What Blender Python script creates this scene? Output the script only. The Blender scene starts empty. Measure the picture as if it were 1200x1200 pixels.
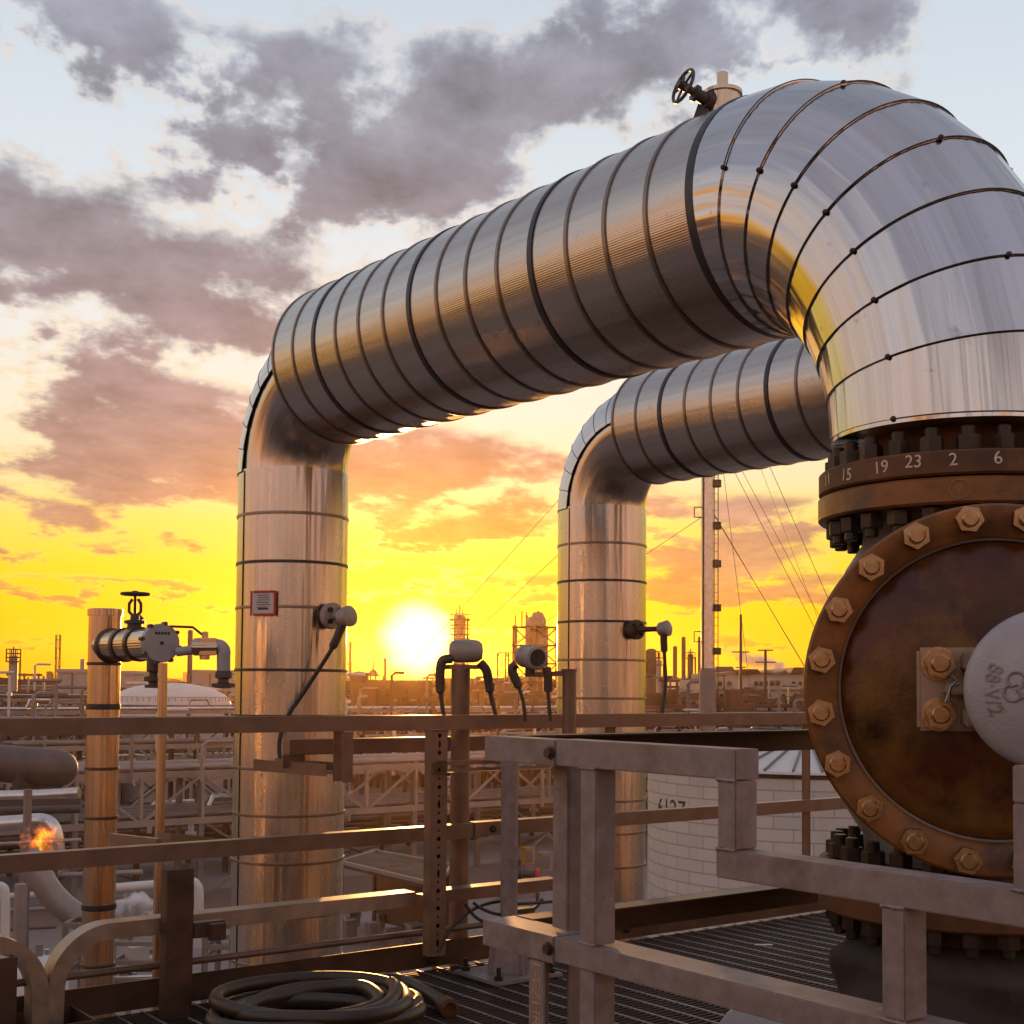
import bpy, bmesh, math, random
from mathutils import Vector, Matrix, Quaternion
random.seed(11)
S = bpy.context.scene
COL = S.collection
PI = math.pi
V = Vector
# ------------------------------------------------------------------ camera
FPX, PITCH, ROLL, HEAD, EYE = 1541.0, math.radians(2.5), 0.008, math.radians(36.97), 1.19
CYP = 806 - FPX * math.tan(PITCH)
_F = V((math.sin(HEAD) * math.cos(PITCH), math.cos(HEAD) * math.cos(PITCH), math.sin(PITCH)))
_R = V((math.cos(HEAD), -math.sin(HEAD), 0)); _U = _R.cross(_F)
CR = _R * math.cos(ROLL) + _U * math.sin(ROLL); CU = _U * math.cos(ROLL) - _R * math.sin(ROLL)
EYEP = V((0, 0, EYE))
cam = bpy.data.cameras.new('camera'); camo = bpy.data.objects.new('camera', cam); COL.objects.link(camo)
m = Matrix((CR, CU, -_F)).transposed().to_4x4(); m.translation = EYEP; camo.matrix_world = m
cam.sensor_width = 36; cam.sensor_fit = 'HORIZONTAL'; cam.lens = FPX / 1200 * 36
cam.shift_y = (CYP - 600) / 1200; cam.clip_end = 20000; cam.clip_start = 0.05
S.camera = camo
def ray(px, py): return _F + CR * ((px - 600) / FPX) - CU * ((py - CYP) / FPX)
def at(px, py, d): return EYEP + ray(px, py) * d
def onX(px, py, X): r = ray(px, py); return EYEP + r * (X / r.x)
def onY(px, py, Y): r = ray(px, py); return EYEP + r * (Y / r.y)
def onZ(px, py, Z): r = ray(px, py); return EYEP + r * ((Z - EYE) / r.z)
def hitcyl(px, py, cx, cy, rad):
    r = ray(px, py); a = r.x**2 + r.y**2; b = -2 * (r.x * cx + r.y * cy); c = cx * cx + cy * cy - rad * rad
    t = (-b - math.sqrt(max(b * b - 4 * a * c, 0))) / (2 * a); return EYEP + r * t
GZ = -9.0
# ------------------------------------------------------------------ materials
def lin(c): return tuple((x / 12.92 if x <= .04045 else ((x + .055) / 1.055)**2.4) for x in [v / 255 for v in c])
def nodes_of(name):
    mt = bpy.data.materials.new(name); mt.use_nodes = True; nt = mt.node_tree
    b = nt.nodes['Principled BSDF']; return mt, nt, b
def N(nt, t, **k):
    n = nt.nodes.new(t)
    for a, v in k.items(): setattr(n, a, v)
    return n
def L(nt, a, b): nt.links.new(a, b)
def mth(nt, op, a, b=None, c=None, clamp=False):
    n = N(nt, 'ShaderNodeMath', operation=op, use_clamp=clamp)
    for i, x in enumerate((a, b, c)):
        if x is None: continue
        if isinstance(x, (int, float)): n.inputs[i].default_value = x
        else: L(nt, x, n.inputs[i])
    return n.outputs[0]
def noise(nt, vec, scale, detail=4, rough=.55, stretch=None):
    n = N(nt, 'ShaderNodeTexNoise'); n.inputs['Scale'].default_value = scale
    n.inputs['Detail'].default_value = detail; n.inputs['Roughness'].default_value = rough
    if stretch:
        mp = N(nt, 'ShaderNodeMapping'); mp.inputs['Scale'].default_value = stretch; L(nt, vec, mp.inputs['Vector']); vec = mp.outputs[0]
    L(nt, vec, n.inputs['Vector']); return n.outputs['Fac']
def ramp(nt, fac, stops):
    r = N(nt, 'ShaderNodeValToRGB'); e = r.color_ramp.elements
    while len(e) < len(stops): e.new(.5)
    for i, (p, c) in enumerate(stops):
        e[i].position = p; e[i].color = (*c[:3], 1)
    L(nt, fac, r.inputs['Fac']); return r.outputs['Color']
def mix(nt, fac, a, b, bt='MIX'):
    n = N(nt, 'ShaderNodeMix', data_type='RGBA', blend_type=bt)
    for i, x in ((0, fac), (6, a), (7, b)):
        if isinstance(x, (int, float)): n.inputs[i].default_value = x
        elif isinstance(x, tuple): n.inputs[i].default_value = (*x[:3], 1)
        else: L(nt, x, n.inputs[i])
    return n.outputs[2]
def bump(nt, b, h, strength, dist, prev=None):
    n = N(nt, 'ShaderNodeBump'); n.inputs['Strength'].default_value = strength; n.inputs['Distance'].default_value = dist
    L(nt, h, n.inputs['Height'])
    if prev is not None: L(nt, prev, n.inputs['Normal'])
    L(nt, n.outputs[0], b.inputs['Normal']); return n.outputs[0]
def mat(name, base, metal=0., rough=.5, var=.25, vs=6., bs=60., bst=.15, bd=.003, dirt=None, dirt_s=2.5, dirt_lo=.52, dirt_hi=.7, stretch=(1, 1, 1), coat=0, spec=.5):
    mt, nt, b = nodes_of(name); tc = N(nt, 'ShaderNodeTexCoord').outputs['Object']
    f = noise(nt, tc, vs, 5, .6, stretch)
    lo = tuple(x * (1 - var) for x in base); hi = tuple(min(x * (1 + var), 1) for x in base)
    c = ramp(nt, f, [(.3, lo), (.7, hi)])
    if dirt:
        g = noise(nt, tc, dirt_s, 6, .65, stretch)
        g2 = N(nt, 'ShaderNodeMapRange'); g2.inputs[1].default_value = dirt_lo; g2.inputs[2].default_value = dirt_hi; L(nt, g, g2.inputs[0])
        c = mix(nt, g2.outputs[0], c, dirt)
    L(nt, c, b.inputs['Base Color']); b.inputs['Metallic'].default_value = metal
    r = N(nt, 'ShaderNodeMapRange'); r.inputs[3].default_value = max(rough - .1, .03); r.inputs[4].default_value = min(rough + .12, 1); L(nt, f, r.inputs[0])
    L(nt, r.outputs[0], b.inputs['Roughness'])
    b.inputs['Specular IOR Level'].default_value = spec
    if coat: b.inputs['Coat Weight'].default_value = coat; b.inputs['Coat Roughness'].default_value = .2
    if bst: bump(nt, b, noise(nt, tc, bs, 3, .6), bst, bd)
    return mt
def clad(name, base, rough, ribs=0, streak=.5, warp=.5, dirt=.55):
    mt, nt, b = nodes_of(name); uv = N(nt, 'ShaderNodeTexCoord').outputs['UV']; ob = N(nt, 'ShaderNodeTexCoord').outputs['Object']
    sp = N(nt, 'ShaderNodeSeparateXYZ'); L(nt, uv, sp.inputs[0])
    an = mth(nt, 'MULTIPLY', sp.outputs[0], 2 * PI)
    cb = N(nt, 'ShaderNodeCombineXYZ'); L(nt, mth(nt, 'COSINE', an), cb.inputs[0]); L(nt, mth(nt, 'SINE', an), cb.inputs[1]); L(nt, sp.outputs[1], cb.inputs[2])
    cv = cb.outputs[0]
    st = noise(nt, cv, 9, 5, .6, (1, 1, .06)); sp_ = noise(nt, ob, 14, 6, .65); bl = noise(nt, cv, 2.2, 3, .5, (1, 1, 1.2))
    c = ramp(nt, st, [(.3, tuple(x * .82 for x in base)), (.62, base)])
    d1 = N(nt, 'ShaderNodeMapRange'); d1.inputs[1].default_value = .63; d1.inputs[2].default_value = .8; L(nt, sp_, d1.inputs[0])
    c = mix(nt, mth(nt, 'MULTIPLY', d1.outputs[0], dirt), c, tuple(x * .35 for x in base))
    L(nt, c, b.inputs['Base Color']); b.inputs['Metallic'].default_value = 1
    rr = mth(nt, 'ADD', mth(nt, 'MULTIPLY', bl, .16), rough - .08); rr = mth(nt, 'ADD', rr, mth(nt, 'MULTIPLY', sp_, .06))
    L(nt, rr, b.inputs['Roughness'])
    nb = bump(nt, b, noise(nt, cv, 3.0, 2, .5, (1, 1, .35)), warp, .02)
    nb = bump(nt, b, noise(nt, cv, 11, 1.5, .45, (1, 1, .035)), streak, .004, nb)
    if ribs:
        nb = bump(nt, b, mth(nt, 'SINE', mth(nt, 'MULTIPLY', sp.outputs[0], 2 * PI * ribs)), .5, .0003, nb)
    return mt
M = {}
M['clad'] = clad('aluminium_cladding', (.56, .55, .56), .21, 0, .35, .35)
M['clad_elb'] = clad('aluminium_elbow_cladding', (.57, .555, .56), .15, 0, .5, 1.1, .9)
M['clad_leg'] = clad('aluminium_leg_cladding', (.56, .525, .505), .24, 0, .8, .6)
M['clad_rib'] = clad('ribbed_aluminium_cladding', (.52, .475, .44), .23, 300, .15, .25)
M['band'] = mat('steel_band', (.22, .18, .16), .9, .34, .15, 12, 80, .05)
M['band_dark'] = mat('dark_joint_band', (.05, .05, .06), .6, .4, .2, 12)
M['seal'] = mat('dark_sealant', (.035, .022, .016), 0, .6, .2)
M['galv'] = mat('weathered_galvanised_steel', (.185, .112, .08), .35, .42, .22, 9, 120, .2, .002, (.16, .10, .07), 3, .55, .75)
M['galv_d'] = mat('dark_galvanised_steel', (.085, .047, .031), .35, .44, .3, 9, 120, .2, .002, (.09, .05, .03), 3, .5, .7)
M['rail'] = mat('painted_handrail_steel', (.235, .185, .18), .15, .5, .22, 22, 220, .3, .002, (.13, .085, .065), 5, .55, .75)
M['grate'] = mat('grating_steel', (.085, .06, .052), .5, .45, .3, 5, 90, .2)
M['grate_rod'] = mat('grating_rod_steel', (.34, .31, .31), .6, .4, .3, 7, 90, .2)
M['rust'] = mat('rusted_valve_steel', (.19, .068, .012), .15, .36, .35, 7, 90, .2, .003, (.06, .026, .011), 6, .5, .66, spec=.5)
M['rust2'] = mat('rusted_flange_steel', (.125, .055, .024), .1, .55, .3, 9, 110, .25, .003, (.06, .034, .02), 5, .5, .68, spec=.3)
M['dome'] = mat('brown_valve_cover', (.062, .013, .002), .0, .30, .8, 5, 110, .25, .003, (.165, .075, .014), 3.2, .46, .62, spec=.36)
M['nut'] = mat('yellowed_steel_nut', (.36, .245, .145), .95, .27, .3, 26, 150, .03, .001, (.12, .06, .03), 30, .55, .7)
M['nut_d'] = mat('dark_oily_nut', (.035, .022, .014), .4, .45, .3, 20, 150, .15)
M['body'] = mat('grey_valve_paint', (.26, .235, .22), .1, .5, .25, 6, 90, .3, .004, (.13, .08, .05), 4, .55, .7)
M['cast'] = mat('grey_cast_iron_paint', (.34, .325, .345), .1, .5, .12, 8, 160, .55, .003, (.25, .2, .19), 5, .62, .8)
M['emblem'] = mat('worn_cast_lettering', (.22, .19, .19), .1, .5, .15, 8)
M['yoke'] = mat('dusty_bracket_steel', (.33, .24, .18), .5, .45, .25, 12, 120, .2)
M['jacket'] = mat('dark_fabric_jacket', (.05, .037, .032), 0, .85, .3, 6, 30, .5, .01)
M['hose'] = mat('black_rubber_hose', (.034, .020, .013), 0, .42, .3, 9, 120, .2)
M['chalk'] = mat('chalk_marks', (.62, .52, .40), 0, .8, .25, 30)
M['chalk_y'] = mat('yellow_paint_marks', (.42, .26, .12), 0, .8, .3, 30)
M['mark'] = mat('faint_stamp', (.26, .16, .08), .1, .6, .2)
M['cable'] = mat('black_cable', (.02, .015, .013), 0, .5, .2)
M['instr'] = mat('grey_instrument_paint', (.33, .29, .27), .1, .45, .15, 9)
M['instr_d'] = mat('dark_instrument_metal', (.07, .055, .05), .4, .45, .2, 9)
M['silver'] = mat('silver_pipe_steel', (.55, .52, .5), .9, .3, .2, 3, 30, .1)
M['tubecu'] = clad('tarnished_pipe_cladding', (.60, .46, .34), .2, 0, .35, .4, .1)
M['red'] = mat('red_paint', (.42, .02, .02), 0, .5, .1)
M['white'] = mat('white_paint', (.52, .49, .47), 0, .5, .08, 2)
M['paper'] = mat('pale_paper', (.78, .72, .6), 0, .8, .05)
M['ink'] = mat('black_ink', (.02, .02, .02), 0, .7, .1)
M['wall_c'] = mat('cream_wall', (.47, .40, .33), 0, .8, .12, .3, 3, .1)
M['wall_g'] = mat('grey_sheet_wall', (.34, .31, .31), .1, .6, .1, .4, 3, .1)
M['win'] = mat('dark_window', (.04, .035, .035), 0, .25, .1)
M['steel_d'] = mat('dark_plant_steel', (.065, .046, .04), .2, .6, .35, .6, 4, .1)
M['steel_g'] = mat('grey_plant_steel', (.17, .135, .125), .2, .55, .25, .6, 4, .1)
M['steel_l'] = mat('light_plant_steel', (.25, .205, .185), .3, .5, .2, .6, 4, .1)
M['rustbg'] = mat('rusty_plant_steel', (.12, .055, .032), .1, .7, .3, .6, 4, .1)
M['vessel'] = mat('grey_vessel', (.085, .066, .062), .2, .55, .25, 2, 10, .2, .01)
M['canopy'] = mat('brown_canopy', (.12, .085, .062), 0, .9, .3, 1, spec=.05)
M['yellow'] = mat('yellow_paint', (.34, .19, .03), 0, .6, .15)
M['concrete'] = mat('pale_concrete', (.21, .165, .148), 0, .85, .15, .6, 6, .2)
M['asphalt'] = mat('asphalt', (.19, .15, .135), 0, .85, .25, .5, 20, .3)
M['silt'] = mat('plant_ground', (.16, .095, .068), 0, .9, .3, .08, 8, .3, .02, (.08, .058, .048), .03, .45, .65)
# insulated tank: block pattern
def tankmat():
    mt, nt, b = nodes_of('block_insulated_tank_shell'); uv = N(nt, 'ShaderNodeTexCoord').outputs['UV']
    mp = N(nt, 'ShaderNodeMapping'); mp.inputs['Scale'].default_value = (34.0, 1.0, 1); L(nt, uv, mp.inputs[0])
    br = N(nt, 'ShaderNodeTexBrick'); br.inputs['Scale'].default_value = 1; br.inputs['Mortar Size'].default_value = .018; br.inputs['Brick Width'].default_value = 1.2; br.inputs['Row Height'].default_value = .31
    br.inputs['Color1'].default_value = (.42, .40, .385, 1); br.inputs['Color2'].default_value = (.47, .45, .43, 1); br.inputs['Mortar'].default_value = (.27, .25, .24, 1)
    L(nt, mp.outputs[0], br.inputs['Vector'])
    ob = N(nt, 'ShaderNodeTexCoord').outputs['Object']
    st = noise(nt, ob, 3, 5, .6, (1, 1, .15)); g = N(nt, 'ShaderNodeMapRange'); g.inputs[1].default_value = .5; g.inputs[2].default_value = .75; L(nt, st, g.inputs[0])
    L(nt, mix(nt, mth(nt, 'MULTIPLY', g.outputs[0], .5), br.outputs['Color'], (.34, .29, .25)), b.inputs['Base Color']); b.inputs['Roughness'].default_value = .55
    bump(nt, b, br.outputs['Fac'], -.3, .02); return mt
M['tank'] = tankmat()
def volmat(name, col, dens, sc=1.3):
    mt = bpy.data.materials.new(name); mt.use_nodes = True; nt = mt.node_tree; nt.nodes.remove(nt.nodes['Principled BSDF'])
    v = N(nt, 'ShaderNodeVolumePrincipled'); v.inputs['Color'].default_value = (*col, 1)
    tx = N(nt, 'ShaderNodeTexCoord'); f = noise(nt, tx.outputs['Object'], sc, 5, .62)
    c = N(nt, 'ShaderNodeVectorMath', operation='MULTIPLY_ADD'); L(nt, tx.outputs['Generated'], c.inputs[0]); c.inputs[1].default_value = (2, 2, 2); c.inputs[2].default_value = (-1, -1, -1)
    r = N(nt, 'ShaderNodeVectorMath', operation='LENGTH'); L(nt, c.outputs[0], r.inputs[0])
    q = mth(nt, 'ADD', mth(nt, 'SUBTRACT', .72, r.outputs['Value']), mth(nt, 'MULTIPLY', mth(nt, 'SUBTRACT', f, .5), 3.2))
    L(nt, mth(nt, 'MULTIPLY', mth(nt, 'MULTIPLY', q, 2.5, clamp=True), dens), v.inputs['Density']); L(nt, v.outputs[0], nt.nodes['Material Output'].inputs['Volume']); return mt
M['steam'] = volmat('steam', (.97, .95, .94), 14, 2.2)
M['plume'] = volmat('distant_plume', (.8, .78, .8), .9, .5)
def firemat():
    mt = bpy.data.materials.new('flame'); mt.use_nodes = True; nt = mt.node_tree; nt.nodes.remove(nt.nodes['Principled BSDF']); tx = N(nt, 'ShaderNodeTexCoord')
    f = noise(nt, tx.outputs['Object'], 4.2, 5, .65, (1, 1, .8))
    c = N(nt, 'ShaderNodeVectorMath', operation='MULTIPLY_ADD'); L(nt, tx.outputs['Generated'], c.inputs[0]); c.inputs[1].default_value = (2, 2, 2); c.inputs[2].default_value = (-1, -1, -1)
    r = N(nt, 'ShaderNodeVectorMath', operation='LENGTH'); L(nt, c.outputs[0], r.inputs[0])
    q = mth(nt, 'ADD', mth(nt, 'SUBTRACT', .55, r.outputs['Value']), mth(nt, 'MULTIPLY', mth(nt, 'SUBTRACT', f, .5), 4.5)); qq = mth(nt, 'MULTIPLY', q, 1.1, clamp=True)
    v = N(nt, 'ShaderNodeEmission'); L(nt, ramp(nt, qq, [(0, (1, .09, .005)), (.5, (1, .25, .01)), (1, (1, .55, .06))]), v.inputs['Color']); L(nt, mth(nt, 'MULTIPLY', qq, 6.0), v.inputs['Strength'])
    L(nt, v.outputs[0], nt.nodes['Material Output'].inputs['Volume']); return mt
M['flame'] = firemat()
# ------------------------------------------------------------------ mesh builder
W = {}
def basis(d, up=None):
    d = d.normalized(); up = V(up) if up is not None else (V((0, 0, 1)) if abs(d.z) < .95 else V((1, 0, 0)))
    s = d.cross(up).normalized(); return s, s.cross(d).normalized(), d
class MB:
    def __init__(s): s.v = []; s.f = []; s.uv = []
    def add(s, vs, fs, uvs=None):
        o = len(s.v); s.v += [V(x) for x in vs]
        for i, f in enumerate(fs): s.f.append([k + o for k in f]); s.uv.append(uvs[i] if uvs else None)
        return s
    def box(s, c, sz, ax=None):
        c = V(c); X, Y, Z = ax if ax else (V((1, 0, 0)), V((0, 1, 0)), V((0, 0, 1)))
        a, b, d = [q / 2 for q in sz]
        vs = [c + X * (i * a) + Y * (j * b) + Z * (k * d) for k in (-1, 1) for j in (-1, 1) for i in (-1, 1)]
        return s.add(vs, [(0, 2, 3, 1), (4, 5, 7, 6), (0, 1, 5, 4), (2, 6, 7, 3), (0, 4, 6, 2), (1, 3, 7, 5)])
    def span(s, a, b):
        a = V(a); b = V(b); return s.box((a + b) / 2, [abs(x) for x in (b - a)])
    def bar(s, p0, p1, w, h, up=None):
        p0 = V(p0); p1 = V(p1); sd, u, d = basis(p1 - p0, up); return s.box((p0 + p1) / 2, (w, h, (p1 - p0).length), (sd, u, d))
    def rings(s, R, closed=False, caps=True, wrap=True, vv=None):
        n = len(R[0]); o = len(s.v); k = len(R)
        for r in R: s.v += r
        for i in range(k if closed else k - 1):
            a = o + i * n; b = o + ((i + 1) % k) * n
            for j in range(n if wrap else n - 1):
                j2 = (j + 1) % n; s.f.append([a + j, a + j2, b + j2, b + j])
                if vv:
                    u0, u1 = j / (n if wrap else n - 1), (j + 1) / (n if wrap else n - 1); v0, v1 = vv[i], vv[(i + 1) % k]
                    s.uv.append([(u0, v0), (u1, v0), (u1, v1), (u0, v1)])
                else: s.uv.append(None)
        if caps and not closed and wrap:
            s.f.append([o + j for j in range(n)][::-1]); s.uv.append(None); s.f.append([o + (k - 1) * n + j for j in range(n)]); s.uv.append(None)
        return s
    def tube(s, path, r, n=12, caps=True, closed=False):
        P = [V(p) for p in path]; k = len(P); rr = r if isinstance(r, (list, tuple)) else [r] * k
        sd, u, _ = basis(P[1] - P[0]); R = []; vv = []; acc = 0
        for i in range(k):
            if closed: t = (P[(i + 1) % k] - P[i - 1]).normalized()
            else: t = (P[min(i + 1, k - 1)] - P[max(i - 1, 0)]).normalized()
            sd = (sd - t * sd.dot(t)).normalized(); u = sd.cross(t)
            if i: acc += (P[i] - P[i - 1]).length
            vv.append(acc); R.append([P[i] + (sd * math.cos(2 * PI * j / n) + u * math.sin(2 * PI * j / n)) * rr[i] for j in range(n)])
        return s.rings(R, closed, caps, True, vv)
    def cyl(s, p0, p1, r, n=16, r2=None): return s.tube([p0, p1], [r, r if r2 is None else r2], n)
    def lathe(s, o, ax, prof, n=48, closed=False, xdir=None):
        o = V(o); sd, u, d = basis(V(ax), xdir); R = []; vv = []; acc = 0
        for i, (r, h) in enumerate(prof):
            if i: acc += math.hypot(r - prof[i - 1][0], h - prof[i - 1][1])
            vv.append(acc); R.append([o + d * h + (sd * math.cos(2 * PI * j / n) + u * math.sin(2 * PI * j / n)) * max(r, 1e-4) for j in range(n)])
        return s.rings(R, closed, not closed, True, vv)
    def prism(s, pts, o, ux, uy, d):
        o = V(o); ux = V(ux); uy = V(uy); uz = ux.cross(uy).normalized() * d; n = len(pts)
        a = [o + ux * x + uy * y for x, y in pts]; b = [p + uz for p in a]
        return s.add(a + b, [list(range(n))[::-1], list(range(n, 2 * n))] + [(i, (i + 1) % n, n + (i + 1) % n, n + i) for i in range(n)])
    def torus(s, o, ax, R, r, n=32, k=10):
        sd, u, d = basis(V(ax)); o = V(o); return s.tube([o + (sd * math.cos(2 * PI * i / n) + u * math.sin(2 * PI * i / n)) * R for i in range(n)], r, k, closed=True)
    def ico(s, c, r, sub=2, sc=(1, 1, 1), jit=0):
        b = bmesh.new(); bmesh.ops.create_icosphere(b, subdivisions=sub, radius=r); b.verts.ensure_lookup_table()
        vs = [V(c) + V((v.co.x * sc[0], v.co.y * sc[1], v.co.z * sc[2])) * (1 + random.uniform(-jit, jit)) for v in b.verts]
        fs = [[v.index for v in f.verts] for f in b.faces]; b.free(); return s.add(vs, fs)
    def perf(s, o, ux, uy, cells, w):
        """plate built cell by cell: each cell (height, hole width, hole height) has a real hole"""
        o = V(o); ux = V(ux); uy = V(uy); y = 0
        for h, hw, hh in cells:
            c = o + uy * (y + h / 2); y += h
            if hw <= 0: s.add([c + ux * (a * w / 2) + uy * (b * h / 2) for a, b in ((-1, -1), (1, -1), (1, 1), (-1, 1))], [(0, 1, 2, 3)]); continue
            n = 12; out = []; inn = []
            for i in range(n):
                t = 2 * PI * i / n + PI / n; cx, sy = math.cos(t), math.sin(t); q = min(w / 2 / max(abs(cx), 1e-6), h / 2 / max(abs(sy), 1e-6))
                if abs(abs(cx) * q - w / 2) < 1e-6: q = q
                out.append(c + ux * cx * q + uy * sy * q); inn.append(c + ux * cx * hw / 2 + uy * sy * hh / 2)
            s.add(out + inn, [(i, (i + 1) % n, n + (i + 1) % n, n + i) for i in range(n)])
            k = len(s.v)
            for a, b in ((-1, -1), (1, -1), (1, 1), (-1, 1)):
                cc = c + ux * (a * w / 2) + uy * (b * h / 2); near = sorted(range(n), key=lambda i: (out[i] - cc).length)[:2]
                s.add([cc, out[near[0]], out[near[1]]], [(0, 1, 2)])
        return s
    def build(s, name, mt, parent=None, loc=None, bevel=0, smooth=True, sharp=38, seg=2):
        org = W[parent] if parent is not None else V(loc if loc is not None else (0, 0, 0))
        me = bpy.data.meshes.new(name); me.from_pydata([tuple(v - org) for v in s.v], [], s.f)
        if any(s.uv):
            ul = me.uv_layers.new(name='UVMap'); i = 0; dat = []
            for f, u in zip(s.f, s.uv): dat += [c for q in (u if u else [(0, 0)] * len(f)) for c in q]
            ul.data.foreach_set('uv', dat)
        if bevel:
            b = bmesh.new(); b.from_mesh(me); bmesh.ops.recalc_face_normals(b, faces=b.faces)
            bmesh.ops.bevel(b, geom=[e for e in b.edges if len(e.link_faces) == 2 and e.calc_face_angle(0) > .6], offset=bevel, segments=seg, affect='EDGES', clamp_overlap=True)
            b.to_mesh(me); b.free()
        if smooth and len(me.polygons):
            me.polygons.foreach_set('use_smooth', [True] * len(me.polygons)); me.set_sharp_from_angle(angle=math.radians(sharp))
        me.materials.append(M[mt]); o = bpy.data.objects.new(name, me); COL.objects.link(o)
        if parent is not None: o.parent = parent
        else: o.location = org
        W[o] = org; return o
def tag(o, label=None, cat=None, group=None, kind=None):
    if label: o['label'] = label
    if cat: o['category'] = cat
    if group: o['group'] = group
    if kind: o['kind'] = kind
    return o
def thing(name, loc, label, cat, group=None):
    o = bpy.data.objects.new(name, None); o.empty_display_size = .1; COL.objects.link(o); o.location = V(loc); W[o] = V(loc); return tag(o, label, cat, group)
def copy_part(o, parent, world, quat=None):
    c = o.copy(); COL.objects.link(c); c.parent = parent; c.location = V(world) - W[parent]
    if quat is not None: c.rotation_mode = 'QUATERNION'; c.rotation_quaternion = quat
    return c
def text(body, size, fn, name, mt, parent, thick=.0015, align='CENTER'):
    cu = bpy.data.curves.new('t', 'FONT'); cu.body = body; cu.size = size; cu.align_x = align; cu.align_y = 'CENTER'; cu.extrude = thick / 2; cu.resolution_u = 4
    o = bpy.data.objects.new('t', cu); COL.objects.link(o); bpy.context.view_layer.update()
    me = bpy.data.meshes.new_from_object(o.evaluated_get(bpy.context.evaluated_depsgraph_get()))
    b = MB(); b.add([fn(v.co) for v in me.vertices], [list(p.vertices) for p in me.polygons])
    bpy.data.objects.remove(o); bpy.data.curves.remove(cu); bpy.data.meshes.remove(me)
    return b.build(name, mt, parent, smooth=False)
def hexnut(name, mt, parent, r, h, stud_r, stud_h, washer=True):
    """one nut with its stud end, local axis +Z; hidden source gets placed first"""
    b = MB()
    if washer: b.lathe((0, 0, 0), (0, 0, 1), [(r * 1.12, 0), (r * 1.12, .005), (r * .9, .0055)], 20)
    z0 = .004
    b.prism([(r * math.cos(i * PI / 3), r * math.sin(i * PI / 3)) for i in range(6)], (0, 0, z0), (1, 0, 0), (0, 1, 0), h)
    b.lathe((0, 0, z0 + h), (0, 0, 1), [(r * .84, -.001), (r * .82, .002), (stud_r, .002), (stud_r, stud_h - .003), (stud_r * .85, stud_h)], 18)
    org = W[parent]; sv = W.copy()
    o = MB.build(b, name, mt, None, (0, 0, 0), bevel=0); o.parent = parent; o.location = (0, 0, 0); return o
def qz(d): return V((0, 0, 1)).rotation_difference(V(d).normalized())
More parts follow.
